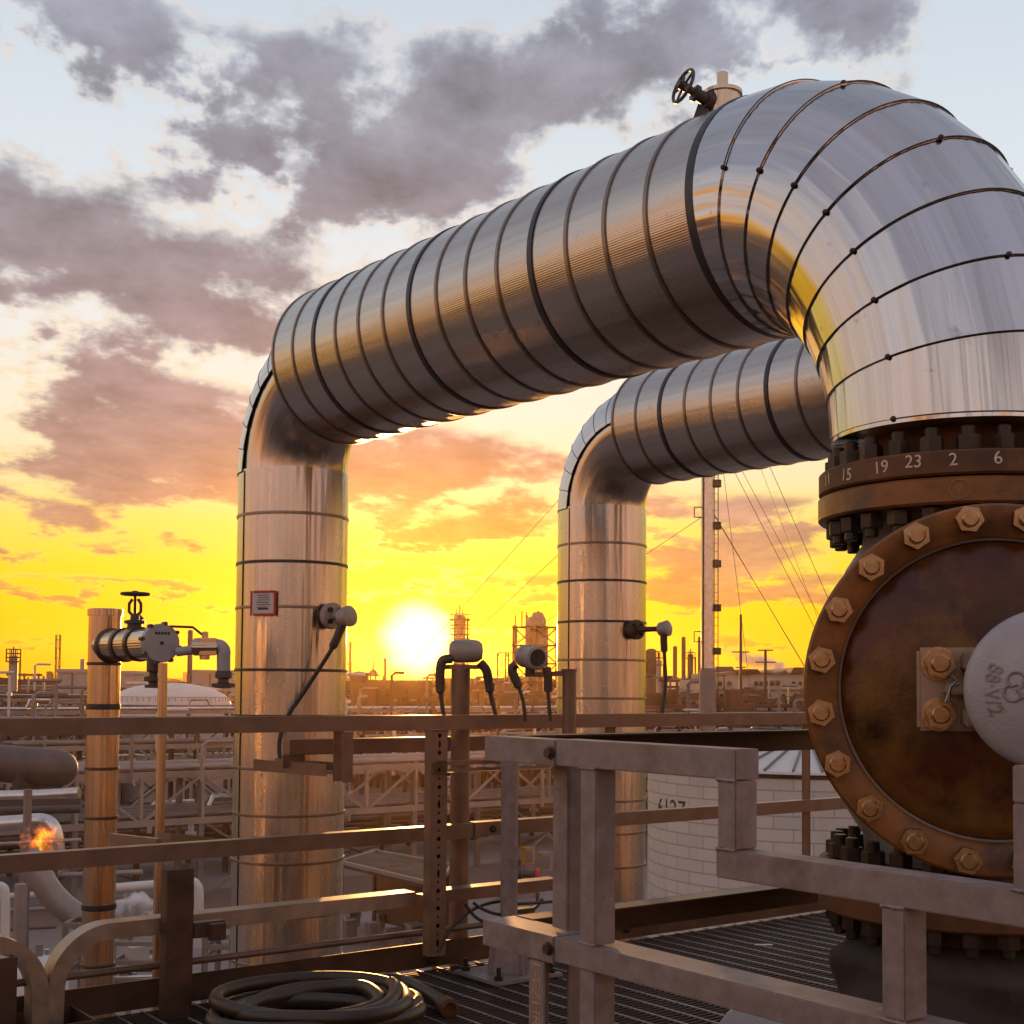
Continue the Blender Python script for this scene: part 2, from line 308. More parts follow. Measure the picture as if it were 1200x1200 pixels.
# ------------------------------------------------------------------ world sky
SUN = ray(490, 748).normalized()
sun_el = math.asin(SUN.z); sun_az = math.atan2(SUN.x, SUN.y)
def make_world():
    w = bpy.data.worlds.new('World'); S.world = w; w.use_nodes = True; nt = w.node_tree; bg = nt.nodes['Background']
    D = N(nt, 'ShaderNodeTexCoord').outputs['Generated']
    nv = N(nt, 'ShaderNodeVectorMath', operation='NORMALIZE'); L(nt, D, nv.inputs[0]); D = nv.outputs[0]
    sp = N(nt, 'ShaderNodeSeparateXYZ'); L(nt, D, sp.inputs[0])
    def dot(v):
        n = N(nt, 'ShaderNodeVectorMath', operation='DOT_PRODUCT'); L(nt, D, n.inputs[0]); n.inputs[1].default_value = tuple(v); return n.outputs['Value']
    fx, fy = math.sin(HEAD), math.cos(HEAD)
    az = mth(nt, 'MULTIPLY', mth(nt, 'ARCTAN2', dot((fy, -fx, 0)), dot((fx, fy, 0))), 180 / PI)
    el = mth(nt, 'MULTIPLY', mth(nt, 'ARCSINE', sp.outputs[2]), 180 / PI)
    # warped coordinates for the clouds (degrees)
    def comb(a, b, c=None):
        n = N(nt, 'ShaderNodeCombineXYZ')
        for i, x in enumerate((a, b, c)):
            if x is None: continue
            if isinstance(x, (int, float)): n.inputs[i].default_value = x
            else: L(nt, x, n.inputs[i])
        return n.outputs[0]
    # cloud noise: flattening toward the horizon
    eld = mth(nt, 'MAXIMUM', el, -1.0)
    yy = mth(nt, 'MULTIPLY', mth(nt, 'LOGARITHM', mth(nt, 'ADD', eld, 5.0), 2.718), 24.0)
    xx = mth(nt, 'MULTIPLY', az, mth(nt, 'POWER', mth(nt, 'DIVIDE', 16.0, mth(nt, 'ADD', eld, 11.0)), .35))
    P = comb(mth(nt, 'MULTIPLY', xx, .1), mth(nt, 'MULTIPLY', yy, .125), 3.7)
    n1 = noise(nt, P, 2.2, 8, .57); n2 = noise(nt, P, .42, 3, .5, (1, 1, 1))
    P2 = comb(mth(nt, 'MULTIPLY', xx, .1), mth(nt, 'MULTIPLY', yy, .16), 9.1); n3 = noise(nt, P2, 3.6, 8, .6)
    wa = mth(nt, 'ADD', az, mth(nt, 'MULTIPLY', mth(nt, 'SUBTRACT', n3, .5), 7.0)); we = mth(nt, 'ADD', el, mth(nt, 'MULTIPLY', mth(nt, 'SUBTRACT', n1, .5), 4.2))
    def pe(px, py):
        r = ray(px, py).normalized(); return math.degrees(math.atan2(r.dot(V((fy, -fx, 0))), r.dot(V((fx, fy, 0))))), math.degrees(math.asin(r.z))
    blobs = [  # image px, px, half width, half height, weight
        (110, 330, 230, 95, 1.0), (30, 285, 90, 70, .5), (270, 335, 110, 60, .6), (180, 400, 140, 50, .4),
        (200, 60, 190, 45, .95), (370, 120, 120, 55, .8), (60, 15, 120, 40, .5),
        (560, 215, 120, 75, .95), (620, 120, 90, 35, .6), (455, 210, 90, 40, .6), (500, 50, 80, 40, .4),
        (760, 30, 110, 50, .9), (945, 50, 100, 75, 1.1), (880, 20, 90, 50, .6), (1160, 90, 70, 45, .45), (700, 130, 60, 40, .45), (300, 190, 60, 34, .55), (360, 215, 60, 30, .5), (1000, 20, 90, 40, .4),
        (180, 520, 170, 55, 1.0), (60, 600, 110, 34, .8), (320, 560, 120, 50, .5),
        (540, 545, 170, 52, 1.0), (440, 520, 80, 40, .5), (520, 620, 110, 16, .8), (620, 680, 80, 16, .8), (470, 665, 60, 9, .6),
        (60, 690, 150, 13, .95), (190, 690, 60, 8, .6), (30, 740, 80, 10, .5), (130, 640, 40, 8, .3), (240, 470, 40, 10, .5),
        (860, 665, 120, 42, 1.0), (870, 600, 90, 24, .75), (780, 605, 50, 26, .7), (940, 600, 60, 20, .5), (940, 700, 60, 26, .6), (860, 745, 70, 8, .4), (600, 735, 50, 6, .4)]
    WV = comb(wa, we, 0.0); acc = None
    for px, py, sx, sy, wt in blobs:
        a0, e0 = pe(px, py); ax_ = sx / FPX * 57.3; ay_ = sy / FPX * 57.3
        q1 = N(nt, 'ShaderNodeVectorMath', operation='MULTIPLY_ADD'); L(nt, WV, q1.inputs[0]); q1.inputs[1].default_value = (1 / ax_, 1 / ay_, 0); q1.inputs[2].default_value = (-a0 / ax_, -e0 / ay_, 0)
        q2 = N(nt, 'ShaderNodeVectorMath', operation='DOT_PRODUCT'); L(nt, q1.outputs[0], q2.inputs[0]); L(nt, q1.outputs[0], q2.inputs[1])
        g = mth(nt, 'POWER', .45, q2.outputs['Value']); acc = mth(nt, 'MULTIPLY', g, wt) if acc is None else mth(nt, 'MULTIPLY_ADD', g, wt, acc)
    acc = mth(nt, 'MINIMUM', acc, 1.15)
    # outside the view: ordinary broken cloud
    off = N(nt, 'ShaderNodeMapRange'); off.inputs[1].default_value = 24; off.inputs[2].default_value = 40; L(nt, mth(nt, 'ABSOLUTE', az), off.inputs[0])
    acc = mth(nt, 'ADD', acc, mth(nt, 'MULTIPLY', off.outputs[0], mth(nt, 'MULTIPLY', n2, .95)))
    fb = mth(nt, 'ADD', mth(nt, 'MULTIPLY', mth(nt, 'SUBTRACT', n1, .5), 3.4), mth(nt, 'MULTIPLY', mth(nt, 'SUBTRACT', n3, .5), 1.2))
    dn = mth(nt, 'ADD', mth(nt, 'SUBTRACT', mth(nt, 'MULTIPLY', acc, .93), .44), fb)
    dr = N(nt, 'ShaderNodeMapRange', interpolation_type='SMOOTHSTEP'); dr.inputs[1].default_value = -.08; dr.inputs[2].default_value = .50; L(nt, dn, dr.inputs[0]); dens = dr.outputs[0]
    e40 = mth(nt, 'DIVIDE', el, 40.0, clamp=True)
    def er(stops): return ramp(nt, e40, [(a / 40, lin(c)) for a, c in stops])
    sunny = er([(0, (255, 166, 0)), (1.6, (255, 190, 0)), (3.4, (255, 206, 0)), (5.0, (255, 216, 36)), (7, (254, 224, 104)), (9, (250, 230, 178)), (11.5, (246, 236, 212)), (15, (238, 237, 232)), (21, (220, 229, 236)), (27, (208, 219, 230)), (40, (160, 166, 182))])
    back = er([(0, (255, 152, 70)), (3.5, (250, 164, 92)), (8, (238, 182, 150)), (13, (216, 192, 180)), (20, (198, 188, 184)), (30, (176, 172, 178)), (40, (142, 142, 158))])
    cs = mth(nt, 'ADD', mth(nt, 'MULTIPLY', mth(nt, 'COSINE', mth(nt, 'MULTIPLY', az, PI / 180)), .5), .5)
    ws = N(nt, 'ShaderNodeMapRange', interpolation_type='SMOOTHSTEP'); ws.inputs[1].default_value = .35; ws.inputs[2].default_value = .92; L(nt, cs, ws.inputs[0])
    def scl(c_, k):
        n = N(nt, 'ShaderNodeVectorMath', operation='SCALE'); L(nt, c_, n.inputs[0]); n.inputs['Scale'].default_value = k; return n.outputs[0]
    back = scl(back, 1.6)
    clear = mix(nt, ws.outputs[0], back, sunny)
    cl_s = er([(0, (226, 134, 8)), (3, (214, 130, 22)), (6, (212, 140, 62)), (9, (196, 140, 104)), (12, (170, 136, 130)), (16, (147, 132, 136)), (22, (142, 139, 149)), (28, (148, 150, 164))])
    cl_f = er([(0, (220, 134, 18)), (2.5, (206, 138, 52)), (5, (190, 140, 98)), (8, (178, 138, 122)), (12, (164, 136, 134)), (16, (147, 132, 136)), (22, (142, 139, 149)), (28, (148, 150, 164))])
    th0 = mth(nt, 'MULTIPLY', mth(nt, 'ARCCOSINE', mth(nt, 'MINIMUM', dot(SUN), 1.0)), 180 / PI)
    fs = N(nt, 'ShaderNodeMapRange', interpolation_type='SMOOTHSTEP'); fs.inputs[1].default_value = 6; fs.inputs[2].default_value = 15; L(nt, th0, fs.inputs[0])
    cl_s = mix(nt, fs.outputs[0], cl_s, cl_f)
    cl_b = er([(0, (186, 116, 80)), (8, (172, 134, 120)), (20, (154, 140, 138)), (40, (122, 117, 126))])
    cl_b = scl(cl_b, 1.6)
    core = mix(nt, ws.outputs[0], cl_b, cl_s)
    lite = mix(nt, ws.outputs[0], er([(0, (240, 180, 140)), (20, (225, 222, 228))]), er([(0, (255, 214, 20)), (5, (255, 226, 90)), (10, (255, 224, 160)), (18, (250, 226, 198)), (28, (232, 222, 220))]))
    edge = ramp(nt, dens, [(0, (0, 0, 0)), (.22, (.75, .75, .75)), (.42, (.25, .25, .25)), (.7, (0, 0, 0))])
    c = mix(nt, dens, clear, core)
    c = mix(nt, mth(nt, 'MULTIPLY', edge, mth(nt, 'MULTIPLY', n3, 1.1)), c, lite)
    shade = mth(nt, 'ADD', mth(nt, 'MULTIPLY', mth(nt, 'SUBTRACT', n3, .5), mth(nt, 'MULTIPLY', dens, 1.25)), mth(nt, 'SUBTRACT', 1.0, mth(nt, 'MULTIPLY', mth(nt, 'MULTIPLY', mth(nt, 'SUBTRACT', n1, .56), dens), 1.3)))
    sv = N(nt, 'ShaderNodeVectorMath', operation='SCALE'); L(nt, c, sv.inputs[0]); L(nt, shade, sv.inputs['Scale']); c = sv.outputs[0]
    # sun glow
    th = mth(nt, 'MULTIPLY', mth(nt, 'ARCCOSINE', mth(nt, 'MINIMUM', dot(SUN), 1.0)), 180 / PI)
    thn = mth(nt, 'ADD', th, mth(nt, 'MULTIPLY', mth(nt, 'SUBTRACT', n3, .5), .9))
    g1 = N(nt, 'ShaderNodeMapRange', interpolation_type='SMOOTHSTEP'); g1.inputs[1].default_value = 2.0; g1.inputs[2].default_value = .6; g1.inputs[3].default_value = 0; g1.inputs[4].default_value = 1; L(nt, thn, g1.inputs[0])
    g2 = mth(nt, 'EXPONENT', mth(nt, 'MULTIPLY', th, -1 / 2.6))
    def addc(c, fac, col):
        s1 = N(nt, 'ShaderNodeVectorMath', operation='SCALE'); s1.inputs[0].default_value = col; L(nt, fac, s1.inputs['Scale'])
        s2 = N(nt, 'ShaderNodeVectorMath', operation='ADD'); L(nt, c, s2.inputs[0]); L(nt, s1.outputs[0], s2.inputs[1]); return s2.outputs[0]
    c = addc(c, g2, (.5, .26, .01)); c = addc(c, mth(nt, 'MULTIPLY', g2, edge), (1.6, 1.25, .55)); c = addc(c, g1.outputs[0], (3.2, 2.4, 1.1))
    sky = N(nt, 'ShaderNodeTexSky', sky_type='NISHITA'); sky.sun_disc = False; sky.sun_elevation = sun_el; sky.sun_rotation = sun_az
    s3 = N(nt, 'ShaderNodeVectorMath', operation='SCALE'); L(nt, sky.outputs[0], s3.inputs[0]); s3.inputs['Scale'].default_value = .01
    s4 = N(nt, 'ShaderNodeVectorMath', operation='ADD'); L(nt, c, s4.inputs[0]); L(nt, s3.outputs[0], s4.inputs[1])
    L(nt, s4.outputs[0], bg.inputs['Color']); bg.inputs['Strength'].default_value = 1.0
    w.cycles.sampling_method = 'MANUAL'; w.cycles.sample_map_resolution = 1024
make_world()
sl = bpy.data.lights.new('sun', 'SUN'); slo = bpy.data.objects.new('sun', sl); COL.objects.link(slo)
sl.energy = 5.0; sl.angle = math.radians(.6); sl.color = (1, .47, .14); slo.rotation_euler = SUN.to_track_quat('Z', 'Y').to_euler()
S.cycles.max_bounces = 6; S.cycles.diffuse_bounces = 3; S.cycles.glossy_bounces = 4; S.cycles.volume_bounces = 1; S.cycles.caustics_reflective = False
S.view_settings.view_transform = 'Standard'; S.view_settings.look = 'None'; S.view_settings.exposure = 0; S.view_settings.gamma = 1
try: S.view_settings.use_curve_mapping = False
except Exception: pass
# ------------------------------------------------------------------ ground and deck
g = MB(); g.add([(-400, -400, GZ), (1140, -400, GZ), (1140, 1140, GZ), (-400, 1140, GZ)], [(0, 1, 2, 3)]); tag(g.build('ground', 'silt'), kind='structure')
g = MB(); g.add([(-40, 62, GZ + .004), (200, 62, GZ + .004), (200, 78, GZ + .004), (-40, 78, GZ + .004)], [(0, 1, 2, 3)]); tag(g.build('road', 'asphalt'), kind='structure')
g = MB(); g.add([(-40, 16, GZ + .004), (120, 16, GZ + .004), (120, 56, GZ + .004), (-40, 56, GZ + .004)], [(0, 1, 2, 3)]); tag(g.build('pavement', 'concrete'), kind='structure')
DX0, DX1, DY0, DY1 = -1.5, 6.6, -1.6, 4.70
b = MB(); y = DY0
while y < DY1 - .01:
    b.box(((DX0 + DX1) / 2, y, -.016), (DX1 - DX0, .004, .032)); y += .03
dk = b.build('deck_grating', 'grate', smooth=False); tag(dk, kind='structure')
b = MB(); x = DX0 + .05
while x < DX1:
    b.bar((x, DY0, -.001), (x, DY1, -.001), .006, .006); x += .1
tag(b.build('deck_grating_rods', 'grate_rod', smooth=False), kind='structure')
b = MB()
for yy in (DY0 + .1, .5, 2.6, DY1 - .06): b.box(((DX0 + DX1) / 2, yy, -.14), (DX1 - DX0, .1, .2))
for xx in (DX0 + .06, 1.2, 3.9, DX1 - .06): b.box((xx, (DY0 + DY1) / 2, -.26), (.1, DY1 - DY0 - .3, .2))
for xx in (DX0 + .2, DX1 - .2):
    for yy in (DY0 + .3, DY1 - .3): b.box((xx, yy, (GZ - .36) / 2), (.25, .25, -GZ - .36))
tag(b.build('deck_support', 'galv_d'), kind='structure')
# ------------------------------------------------------------------ insulated pipes
def ringpts(c, out, side, r, n=96, t0=0., t1=2 * PI, wrap=True):
    k = n if wrap else n - 1
    return [c + (out * math.cos(t0 + (t1 - t0) * j / k) + side * math.sin(t0 + (t1 - t0) * j / k)) * r for j in range(n)]
SX = V((-1, 0, 0)); ZU = V((0, 0, 1)); YU = V((0, 1, 0))
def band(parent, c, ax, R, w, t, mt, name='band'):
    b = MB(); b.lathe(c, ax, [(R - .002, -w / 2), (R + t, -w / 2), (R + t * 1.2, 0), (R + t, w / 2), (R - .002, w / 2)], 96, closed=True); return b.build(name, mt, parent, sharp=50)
def insulated_pipe(X, Yn, Yj, Ys, Yf, Rr, rleg, zr, label, nb, bands_leg, zbot, bold0, rskirt=.345):
    """run along Y at height zr(Y) from elbow joint Yj to sleeve end Ys; far leg at Yf; near elbow turns down at Yn"""
    root = thing('insulated_pipe', (X, Yf, zbot), label, 'pipe')
    # run
    ys = [Yj + (Ys - Yj) * i / 30 for i in range(31)]
    b = MB(); b.rings([ringpts(V((X, y, zr(y))), ZU, SX, Rr) for y in ys], caps=False, vv=ys)
    e = Ys; b.rings([ringpts(V((X, e, zr(e))), ZU, SX, q) for q in (Rr, rleg * .98)], caps=False, vv=[0, .1])
    b.build('run_cladding', 'clad_rib', root)
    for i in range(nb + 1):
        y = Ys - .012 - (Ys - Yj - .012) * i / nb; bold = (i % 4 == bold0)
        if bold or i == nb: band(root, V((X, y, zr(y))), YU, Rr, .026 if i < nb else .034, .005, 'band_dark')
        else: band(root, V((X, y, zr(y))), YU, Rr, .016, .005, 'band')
    # near elbow: gores
    be = Yj - Yn; ZS = 1.887; bz = zr(Yj) - ZS - .012; ng = 8; R = []; vv = []; Re = Rr + .004
    def gore(k):
        a = k / ng * PI / 2; c = V((X, Yj - be * math.sin(a), zr(Yj) - bz + bz * math.cos(a))); tg = V((0, -be * math.cos(a), -bz * math.sin(a))).normalized()
        return c, V((0, tg.z, -tg.y)) if tg.z > 0 else V((0, tg.z, -tg.y)), Re + (rskirt - Re) * k / ng
    for k in range(ng):
        for q in (0, 1):
            c, o, r_ = gore(k + q); R.append(ringpts(c, o, SX, r_ + .0055 * q)); vv.append((k + q) * .125)
    c, o, r_ = gore(ng)
    for z in (c.z - .001, ZS): R.append(ringpts(V((X, Yn, z)), o, SX, rskirt + .004)); vv.append(vv[-1] + .06)
    R.append(ringpts(V((X, Yn, ZS)), o, SX, rskirt - .10)); vv.append(vv[-1] + .1)
    b = MB(); b.rings(R, caps=False, vv=vv); el = b.build('near_elbow_cladding', 'clad_elb', root, sharp=8)
    rb = MB(); rb.lathe((0, 0, 0), (0, 0, 1), [(.0085, 0), (.0075, .004), (.005, .007), (.001, .008)], 10)
    first = None
    for k in range(1, ng + 1):
        c, o, r_ = gore(k); Rk = r_ + .005
        for (t0, t1, rr) in ((-1.45, 1.45, .0018), (1.45, 2.9, .0008), (-2.9, -1.45, .0008)):
            b = MB(); b.tube([c + (o * math.cos(t0 + (t1 - t0) * j / 40) + SX * math.sin(t0 + (t1 - t0) * j / 40)) * Rk for j in range(41)], rr, 6); b.build('lap_seam', 'seal', el)
        for t in (1.46, .45, -.5):
            d = (o * math.cos(t) + SX * math.sin(t)); p = c + d * Rk
            if t == .45 and k % 2: continue
            if first is None:
                first = rb.build('rivet', 'seal', None, (0, 0, 0)); r_ = first; r_.parent = el
            else: r_ = first.copy(); COL.objects.link(r_); r_.parent = el
            r_.location = p - W[el]; r_.rotation_mode = 'QUATERNION'; r_.rotation_quaternion = qz(d)
    # far elbow
    bf = Yf - Ys; c2 = V((X, Ys, zr(Ys) - bf)); R = []; vv = []
    for i in range(25):
        a = i / 24 * PI / 2; o = V((0, math.sin(a), math.cos(a))); R.append(ringpts(c2 + o * bf, o, SX, rleg - .004)); vv.append(a * bf)
    b = MB(); b.rings(R, caps=False, vv=vv); fe = b.build('far_elbow_cladding', 'clad', root)
    R = []; vv = []
    for k in range(7):
        for q in (0, .5, 1):
            a = (k + q) / 7 * PI / 2; o = V((0, math.sin(a), math.cos(a))); R.append(ringpts(c2 + o * bf, o, SX, rleg + .004 + .004 * q, 48, -1.54, 1.54, False)); vv.append(a * bf)
    b = MB(); b.rings(R, caps=False, wrap=False, vv=vv); hs = b.build('elbow_heel_strip', 'clad', root)
    for s_ in (-1, 1):
        b = MB(); b.tube([r[-1 if s_ > 0 else 0] + SX * 0 for r in R], .0032, 6); b.build('heel_seam', 'seal', hs)
    for k in range(1, 8):
        r = R[k * 3 - 1]; b = MB(); b.tube(r, .0024, 5); b.build('lap_seam', 'seal', hs)
    # leg
    ztop = zr(Ys) - bf; zs = [ztop + .012 - (ztop - zbot) * i / 24 for i in range(25)]
    b = MB(); b.rings([ringpts(V((X, Yf, z)), YU, SX, rleg + (.004 if i else .004)) for i, z in enumerate(zs)], caps=False, vv=zs)
    b.build('leg_cladding', 'clad_leg', root)
    b = MB(); tt = 1.62
    b.bar(V((X, Yf, ztop)) + (YU * math.cos(tt) + SX * math.sin(tt)) * (rleg + .005), V((X, Yf, zbot)) + (YU * math.cos(tt) + SX * math.sin(tt)) * (rleg + .005), .004, .006, SX); b.build('leg_lap_seam', 'seal', root)
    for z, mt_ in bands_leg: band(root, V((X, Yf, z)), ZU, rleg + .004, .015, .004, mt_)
    return root
def zfr(y): return 2.700 + .0195 * (y - 2.1)
def zleg(py, px, d): return at(px, py, d).z
FD = 6.87
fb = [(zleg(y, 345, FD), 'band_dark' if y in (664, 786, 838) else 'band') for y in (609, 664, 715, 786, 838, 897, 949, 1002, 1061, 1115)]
pipe1 = insulated_pipe(3.188, 2.163, 2.843, 5.65, 6.14, .382, .2805, zfr, 'large insulated metal pipe arching over the railing onto the rusty valve', 14, fb, GZ, 2, .346)
def zfr2(y): return 2.742 + .0140 * (y - 2.1)
BD = 8.38
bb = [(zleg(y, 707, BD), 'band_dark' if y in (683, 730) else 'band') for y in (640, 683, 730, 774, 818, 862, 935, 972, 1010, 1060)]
pipe2 = insulated_pipe(5.515, 2.163, 2.843, 5.90, 6.374, .345, .2795, zfr2, 'smaller-looking insulated metal pipe arch seen behind the large one', 15, bb, GZ, 2, .33)
# ------------------------------------------------------------------ name plate, thermowells, cables
def thermowell(px, py, hx, hy, cx, cy, rl, label, rd, cable, cat, dark):
    p = hitcyl(px, py, cx, cy, rl + .01); nrm = V((p.x - cx, p.y - cy, 0)).normalized()
    t = thing('temperature_sensor', p, label, 'sensor')
    b = MB(); b.cyl(p - nrm * .03, p + nrm * .02, rd * .8, 20); b.build('nozzle', 'instr_d', t)
    b = MB(); b.lathe(p + nrm * .02, nrm, [(rd, 0), (rd, .03), (rd * .95, .033)], 28); fl = b.build('flange', dark, t)
    s_, u_, d_ = basis(nrm)
    for k in range(4):
        a = PI / 4 + k * PI / 2; q = p + nrm * .05 + (s_ * math.cos(a) + u_ * math.sin(a)) * rd * .62; b = MB(); b.cyl(q, q + nrm * .016, rd * .2, 8); b.build('bolt', 'nut_d', fl)
    d = (p - EYEP).dot(_F); h = at(hx, hy, d - .12)
    b = MB(); b.tube([p + nrm * .05, p + nrm * .09 + (h - p) * .3, h], [rd * .32, rd * .26, rd * .26], 12); b.build('neck', dark, t)
    b = MB(); ax = V((.3, -.9, .15)).normalized(); b.lathe(h - ax * .035, ax, [(rd * .55, 0), (rd * .72, .012), (rd * .75, .05), (rd * .8, .052), (rd * .8, .066), (rd * .5, .078), (.001, .08)], 24); b.build('head', 'instr' if dark != 'instr' else 'instr', t)
    pts = [h] + [at(x, y, d - .12 - .02 * i) for i, (x, y) in enumerate(cable)]
    P = []
    for i in range(len(pts) - 1):
        p0, p1, p2, p3 = pts[max(i - 1, 0)], pts[i], pts[i + 1], pts[min(i + 2, len(pts) - 1)]
        for q in range(8):
            u = q / 8; P.append(.5 * ((2 * p1) + (p2 - p0) * u + (2 * p0 - 5 * p1 + 4 * p2 - p3) * u * u + (3 * p1 - p0 - 3 * p2 + p3) * u**3))
    P.append(pts[-1]); k = len(P)
    b = MB(); b.tube(P, [(.022 if i < k * .3 else .011) if i else .02 for i in range(k)], 8); b.build('cable', 'cable', t)
    return t
thermowell(384, 722, 405, 723, 3.19, 6.14, .285, 'round orange-lit sensor with a cable slanting down the large pipe leg', .066, [(398, 740), (386, 765), (358, 808), (338, 838), (328, 866), (328, 890)], 'sensor', 'instr')
thermowell(741, 738, 778, 737, 5.515, 6.374, .285, 'dark bolted sensor on the rear pipe leg with a cable hanging straight down', .062, [(778, 752), (779, 774), (780, 800), (777, 830), (772, 856)], 'sensor', 'instr_d')
p = hitcyl(310, 707, 3.19, 6.14, .287); nr = V((p.x - 3.19, p.y - 6.14, 0)).normalized(); sd = V((nr.y, -nr.x, 0))
sd = V((-nr.y, nr.x, 0))
t = thing('name_plate', p + nr * .012, 'small white notice in a red frame strapped to the large pipe leg', 'sign')
hw, hh = .072, .062
if sd.dot(CR) < 0: sd = -sd
o = p + nr * .012
b = MB(); b.box(o, (hw * 2 - .02, hh * 2 - .02, .004), (sd, ZU, nr)); b.build('plate', 'white', t)
b = MB()
b.box(o + sd * (hw - .007), (.013, hh * 2, .006), (sd, ZU, nr)); b.box(o - sd * (hw - .005), (.010, hh * 2, .006), (sd, ZU, nr))
b.box(o + ZU * (hh - .005), (hw * 2 - .035, .012, .008), (sd, ZU, nr)); b.box(o - ZU * (hh - .005), (hw * 2 - .035, .012, .008), (sd, ZU, nr)); b.build('frame', 'red', t)
b = MB()
for i in range(6): b.box(o + ZU * (.04 - i * .012) + sd * random.uniform(-.006, .006) + nr * .003, (.07 + random.uniform(-.02, .015), .003, .001), (sd, ZU, nr))
b.box(o - ZU * .028 + nr * .003, (.06, .008, .001), (sd, ZU, nr)); b.build('printed_lines', 'ink', t)
# ------------------------------------------------------------------ vent valve on the run
vy = 3.075; vz = zfr(vy) + .375; vc = V((3.19, vy, vz))
t = thing('vent_valve', vc, 'small capped vent with a dark handwheel on top of the large pipe', 'valve')
b = MB(); b.lathe(vc - ZU * .03, ZU, [(.066, 0), (.066, .045), (.05, .05)], 32); b.build('collar', 'instr_d', t)
b = MB(); b.lathe(vc, ZU, [(.058, 0), (.060, .105), (.067, .106), (.067, .118), (.05, .124), (.001, .126)], 32); b.build('jacket', 'tubecu', t)
b = MB(); b.cyl(vc + ZU * .12, vc + ZU * .185, .019, 16); b.build('vent_stub', 'tubecu', t)
d = V((-.92, .18, .28)).normalized(); q = vc + ZU * .06
b = MB(); b.lathe(q + d * .03, d, [(.036, 0), (.036, .04), (.022, .045), (.02, .075), (.028, .078), (.028, .09), (.014, .095), (.012, .155)], 16); b.build('bonnet', 'instr_d', t)
wc = q + d * .165; b = MB(); b.torus(wc, d, .056, .006, 28, 8); b.lathe(wc - d * .012, d, [(.016, 0), (.016, .026)], 12)
s_, u_, d_ = basis(d)
for k in range(5):
    a = k * 2 * PI / 5; b.cyl(wc, wc + (s_ * math.cos(a) + u_ * math.sin(a)) * .056, .0045, 6)
b.build('handwheel', 'instr_d', t)
b = MB(); b.box(q + d * .09 - ZU * .055, (.04, .06, .003), (V((.6, -.7, -.3)).normalized(), V((.3, -.1, .9)).normalized(), V((.74, .6, 0)).normalized())); b.build('tag_plate', 'instr_d', t)
# ------------------------------------------------------------------ big valve
VX, VY = 3.188, 2.163; VCZ = 1.195
t = thing('rusty_check_valve', (VX, VY, 0), 'huge rust-brown bolted valve with round cover beneath the large pipe', 'valve'); valve = t
def flange(name, z0, z1, R, mt, hub=None):
    b = MB(); b.lathe((VX, VY, z0), ZU, [(R - .12, 0), (R - .006, 0), (R, .006), (R, z1 - z0 - .006), (R - .006, z1 - z0), (R - .12, z1 - z0)], 96, closed=True); return b.build(name, mt, t)
FR = .384
uf = flange('upper_flange', 1.736, 1.800, FR, 'rust2'); uf2 = flange('body_flange', 1.662, 1.731, FR + .002, 'rust'); lf = flange('lower_body_flange', .662, .728, FR, 'rust2'); lf2 = flange('lower_flange', .590, .657, FR + .004, 'rust2')
b = MB(); b.lathe((VX, VY, 0), ZU, [(.286, 1.801), (.27, 1.83), (.25, 1.872), (.24, 1.93)], 64); b.build('weld_neck', 'rust2', t)
b = MB(); b.lathe((VX, VY, 0), ZU, [(.26, .728), (.265, .79), (.31, .86), (.335, .93), (.337, 1.195), (.335, 1.46), (.31, 1.53), (.265, 1.60), (.26, 1.662)], 64)
CC = V((2.731, 1.762, VCZ)); cn = (CC - V((VX, VY, VCZ))).normalized(); cs_ = V((-cn.y, cn.x, 0))
if cs_.dot(CR) < 0: cs_ = -cs_
b.lathe(V((VX, VY, VCZ)), cn, [(.34, .0), (.34, .44), (.36, .48)], 64); b.build('body', 'body', t)
b = MB(); b.lathe(CC, cn, [(.30, -.125), (.428, -.125), (.432, -.12), (.432, -.072), (.30, -.072)], 96, closed=True); b.build('bonnet_flange', 'rust2', t)
b = MB(); b.lathe(CC, cn, [(.352, -.068), (.429, -.068), (.435, -.062), (.435, -.006), (.429, 0), (.362, 0), (.354, -.006)], 120, closed=True); cf = b.build('cover_flange', 'rust', t)
b = MB(); b.lathe(CC, cn, [(.3485, -.05), (.3535, -.05), (.3535, -.012), (.3485, -.016)], 120, closed=True); b.build('groove_glint_ring', 'silver', t)  # added bright ring stands in for reflections glinting in the cover groove
b = MB(); b.lathe(CC, cn, [(.348, -.06), (.348, -.022), (.34, -.012), (.32, -.002), (.27, .014), (.2, .026), (.1, .034), (.001, .036)], 120); b.build('cover_dome', 'dome', t)
src = hexnut('cover_nut', 'nut', cf, .0325, .026, .0195, .018, False); q0 = qz(cn); phi = .1455; BR = .399
def bpos(k):
    a = phi + k * PI / 10; return CC - cs_ * (BR * math.sin(a)) + ZU * (BR * math.cos(a))
for k in range(20):
    o = src if k == 0 else src.copy()
    if k: COL.objects.link(o)
    o.parent = cf; o.location = bpos(k) - W[cf]; o.rotation_mode = 'QUATERNION'; o.rotation_quaternion = Quaternion(cn, random.uniform(0, 1)) @ q0
def ringnuts(fl, z, up, first):
    for k in range(24):
        a = PI / 24 + k * PI / 12; p = V((VX + .336 * math.cos(a), VY + .336 * math.sin(a), z))
        o = first if (k == 0 and first.parent is None) else first.copy()
        if o is not first: COL.objects.link(o)
        o.parent = fl; o.location = p - W[fl]; o.rotation_mode = 'QUATERNION'; o.rotation_quaternion = Quaternion(ZU, random.uniform(0, 1)) @ qz(ZU * up)
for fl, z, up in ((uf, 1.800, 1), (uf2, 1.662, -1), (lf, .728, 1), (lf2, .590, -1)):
    n_ = hexnut('flange_nut', 'nut_d', fl, .031, .036, .018, .026, False); n_.parent = None; ringnuts(fl, z, up, n_)
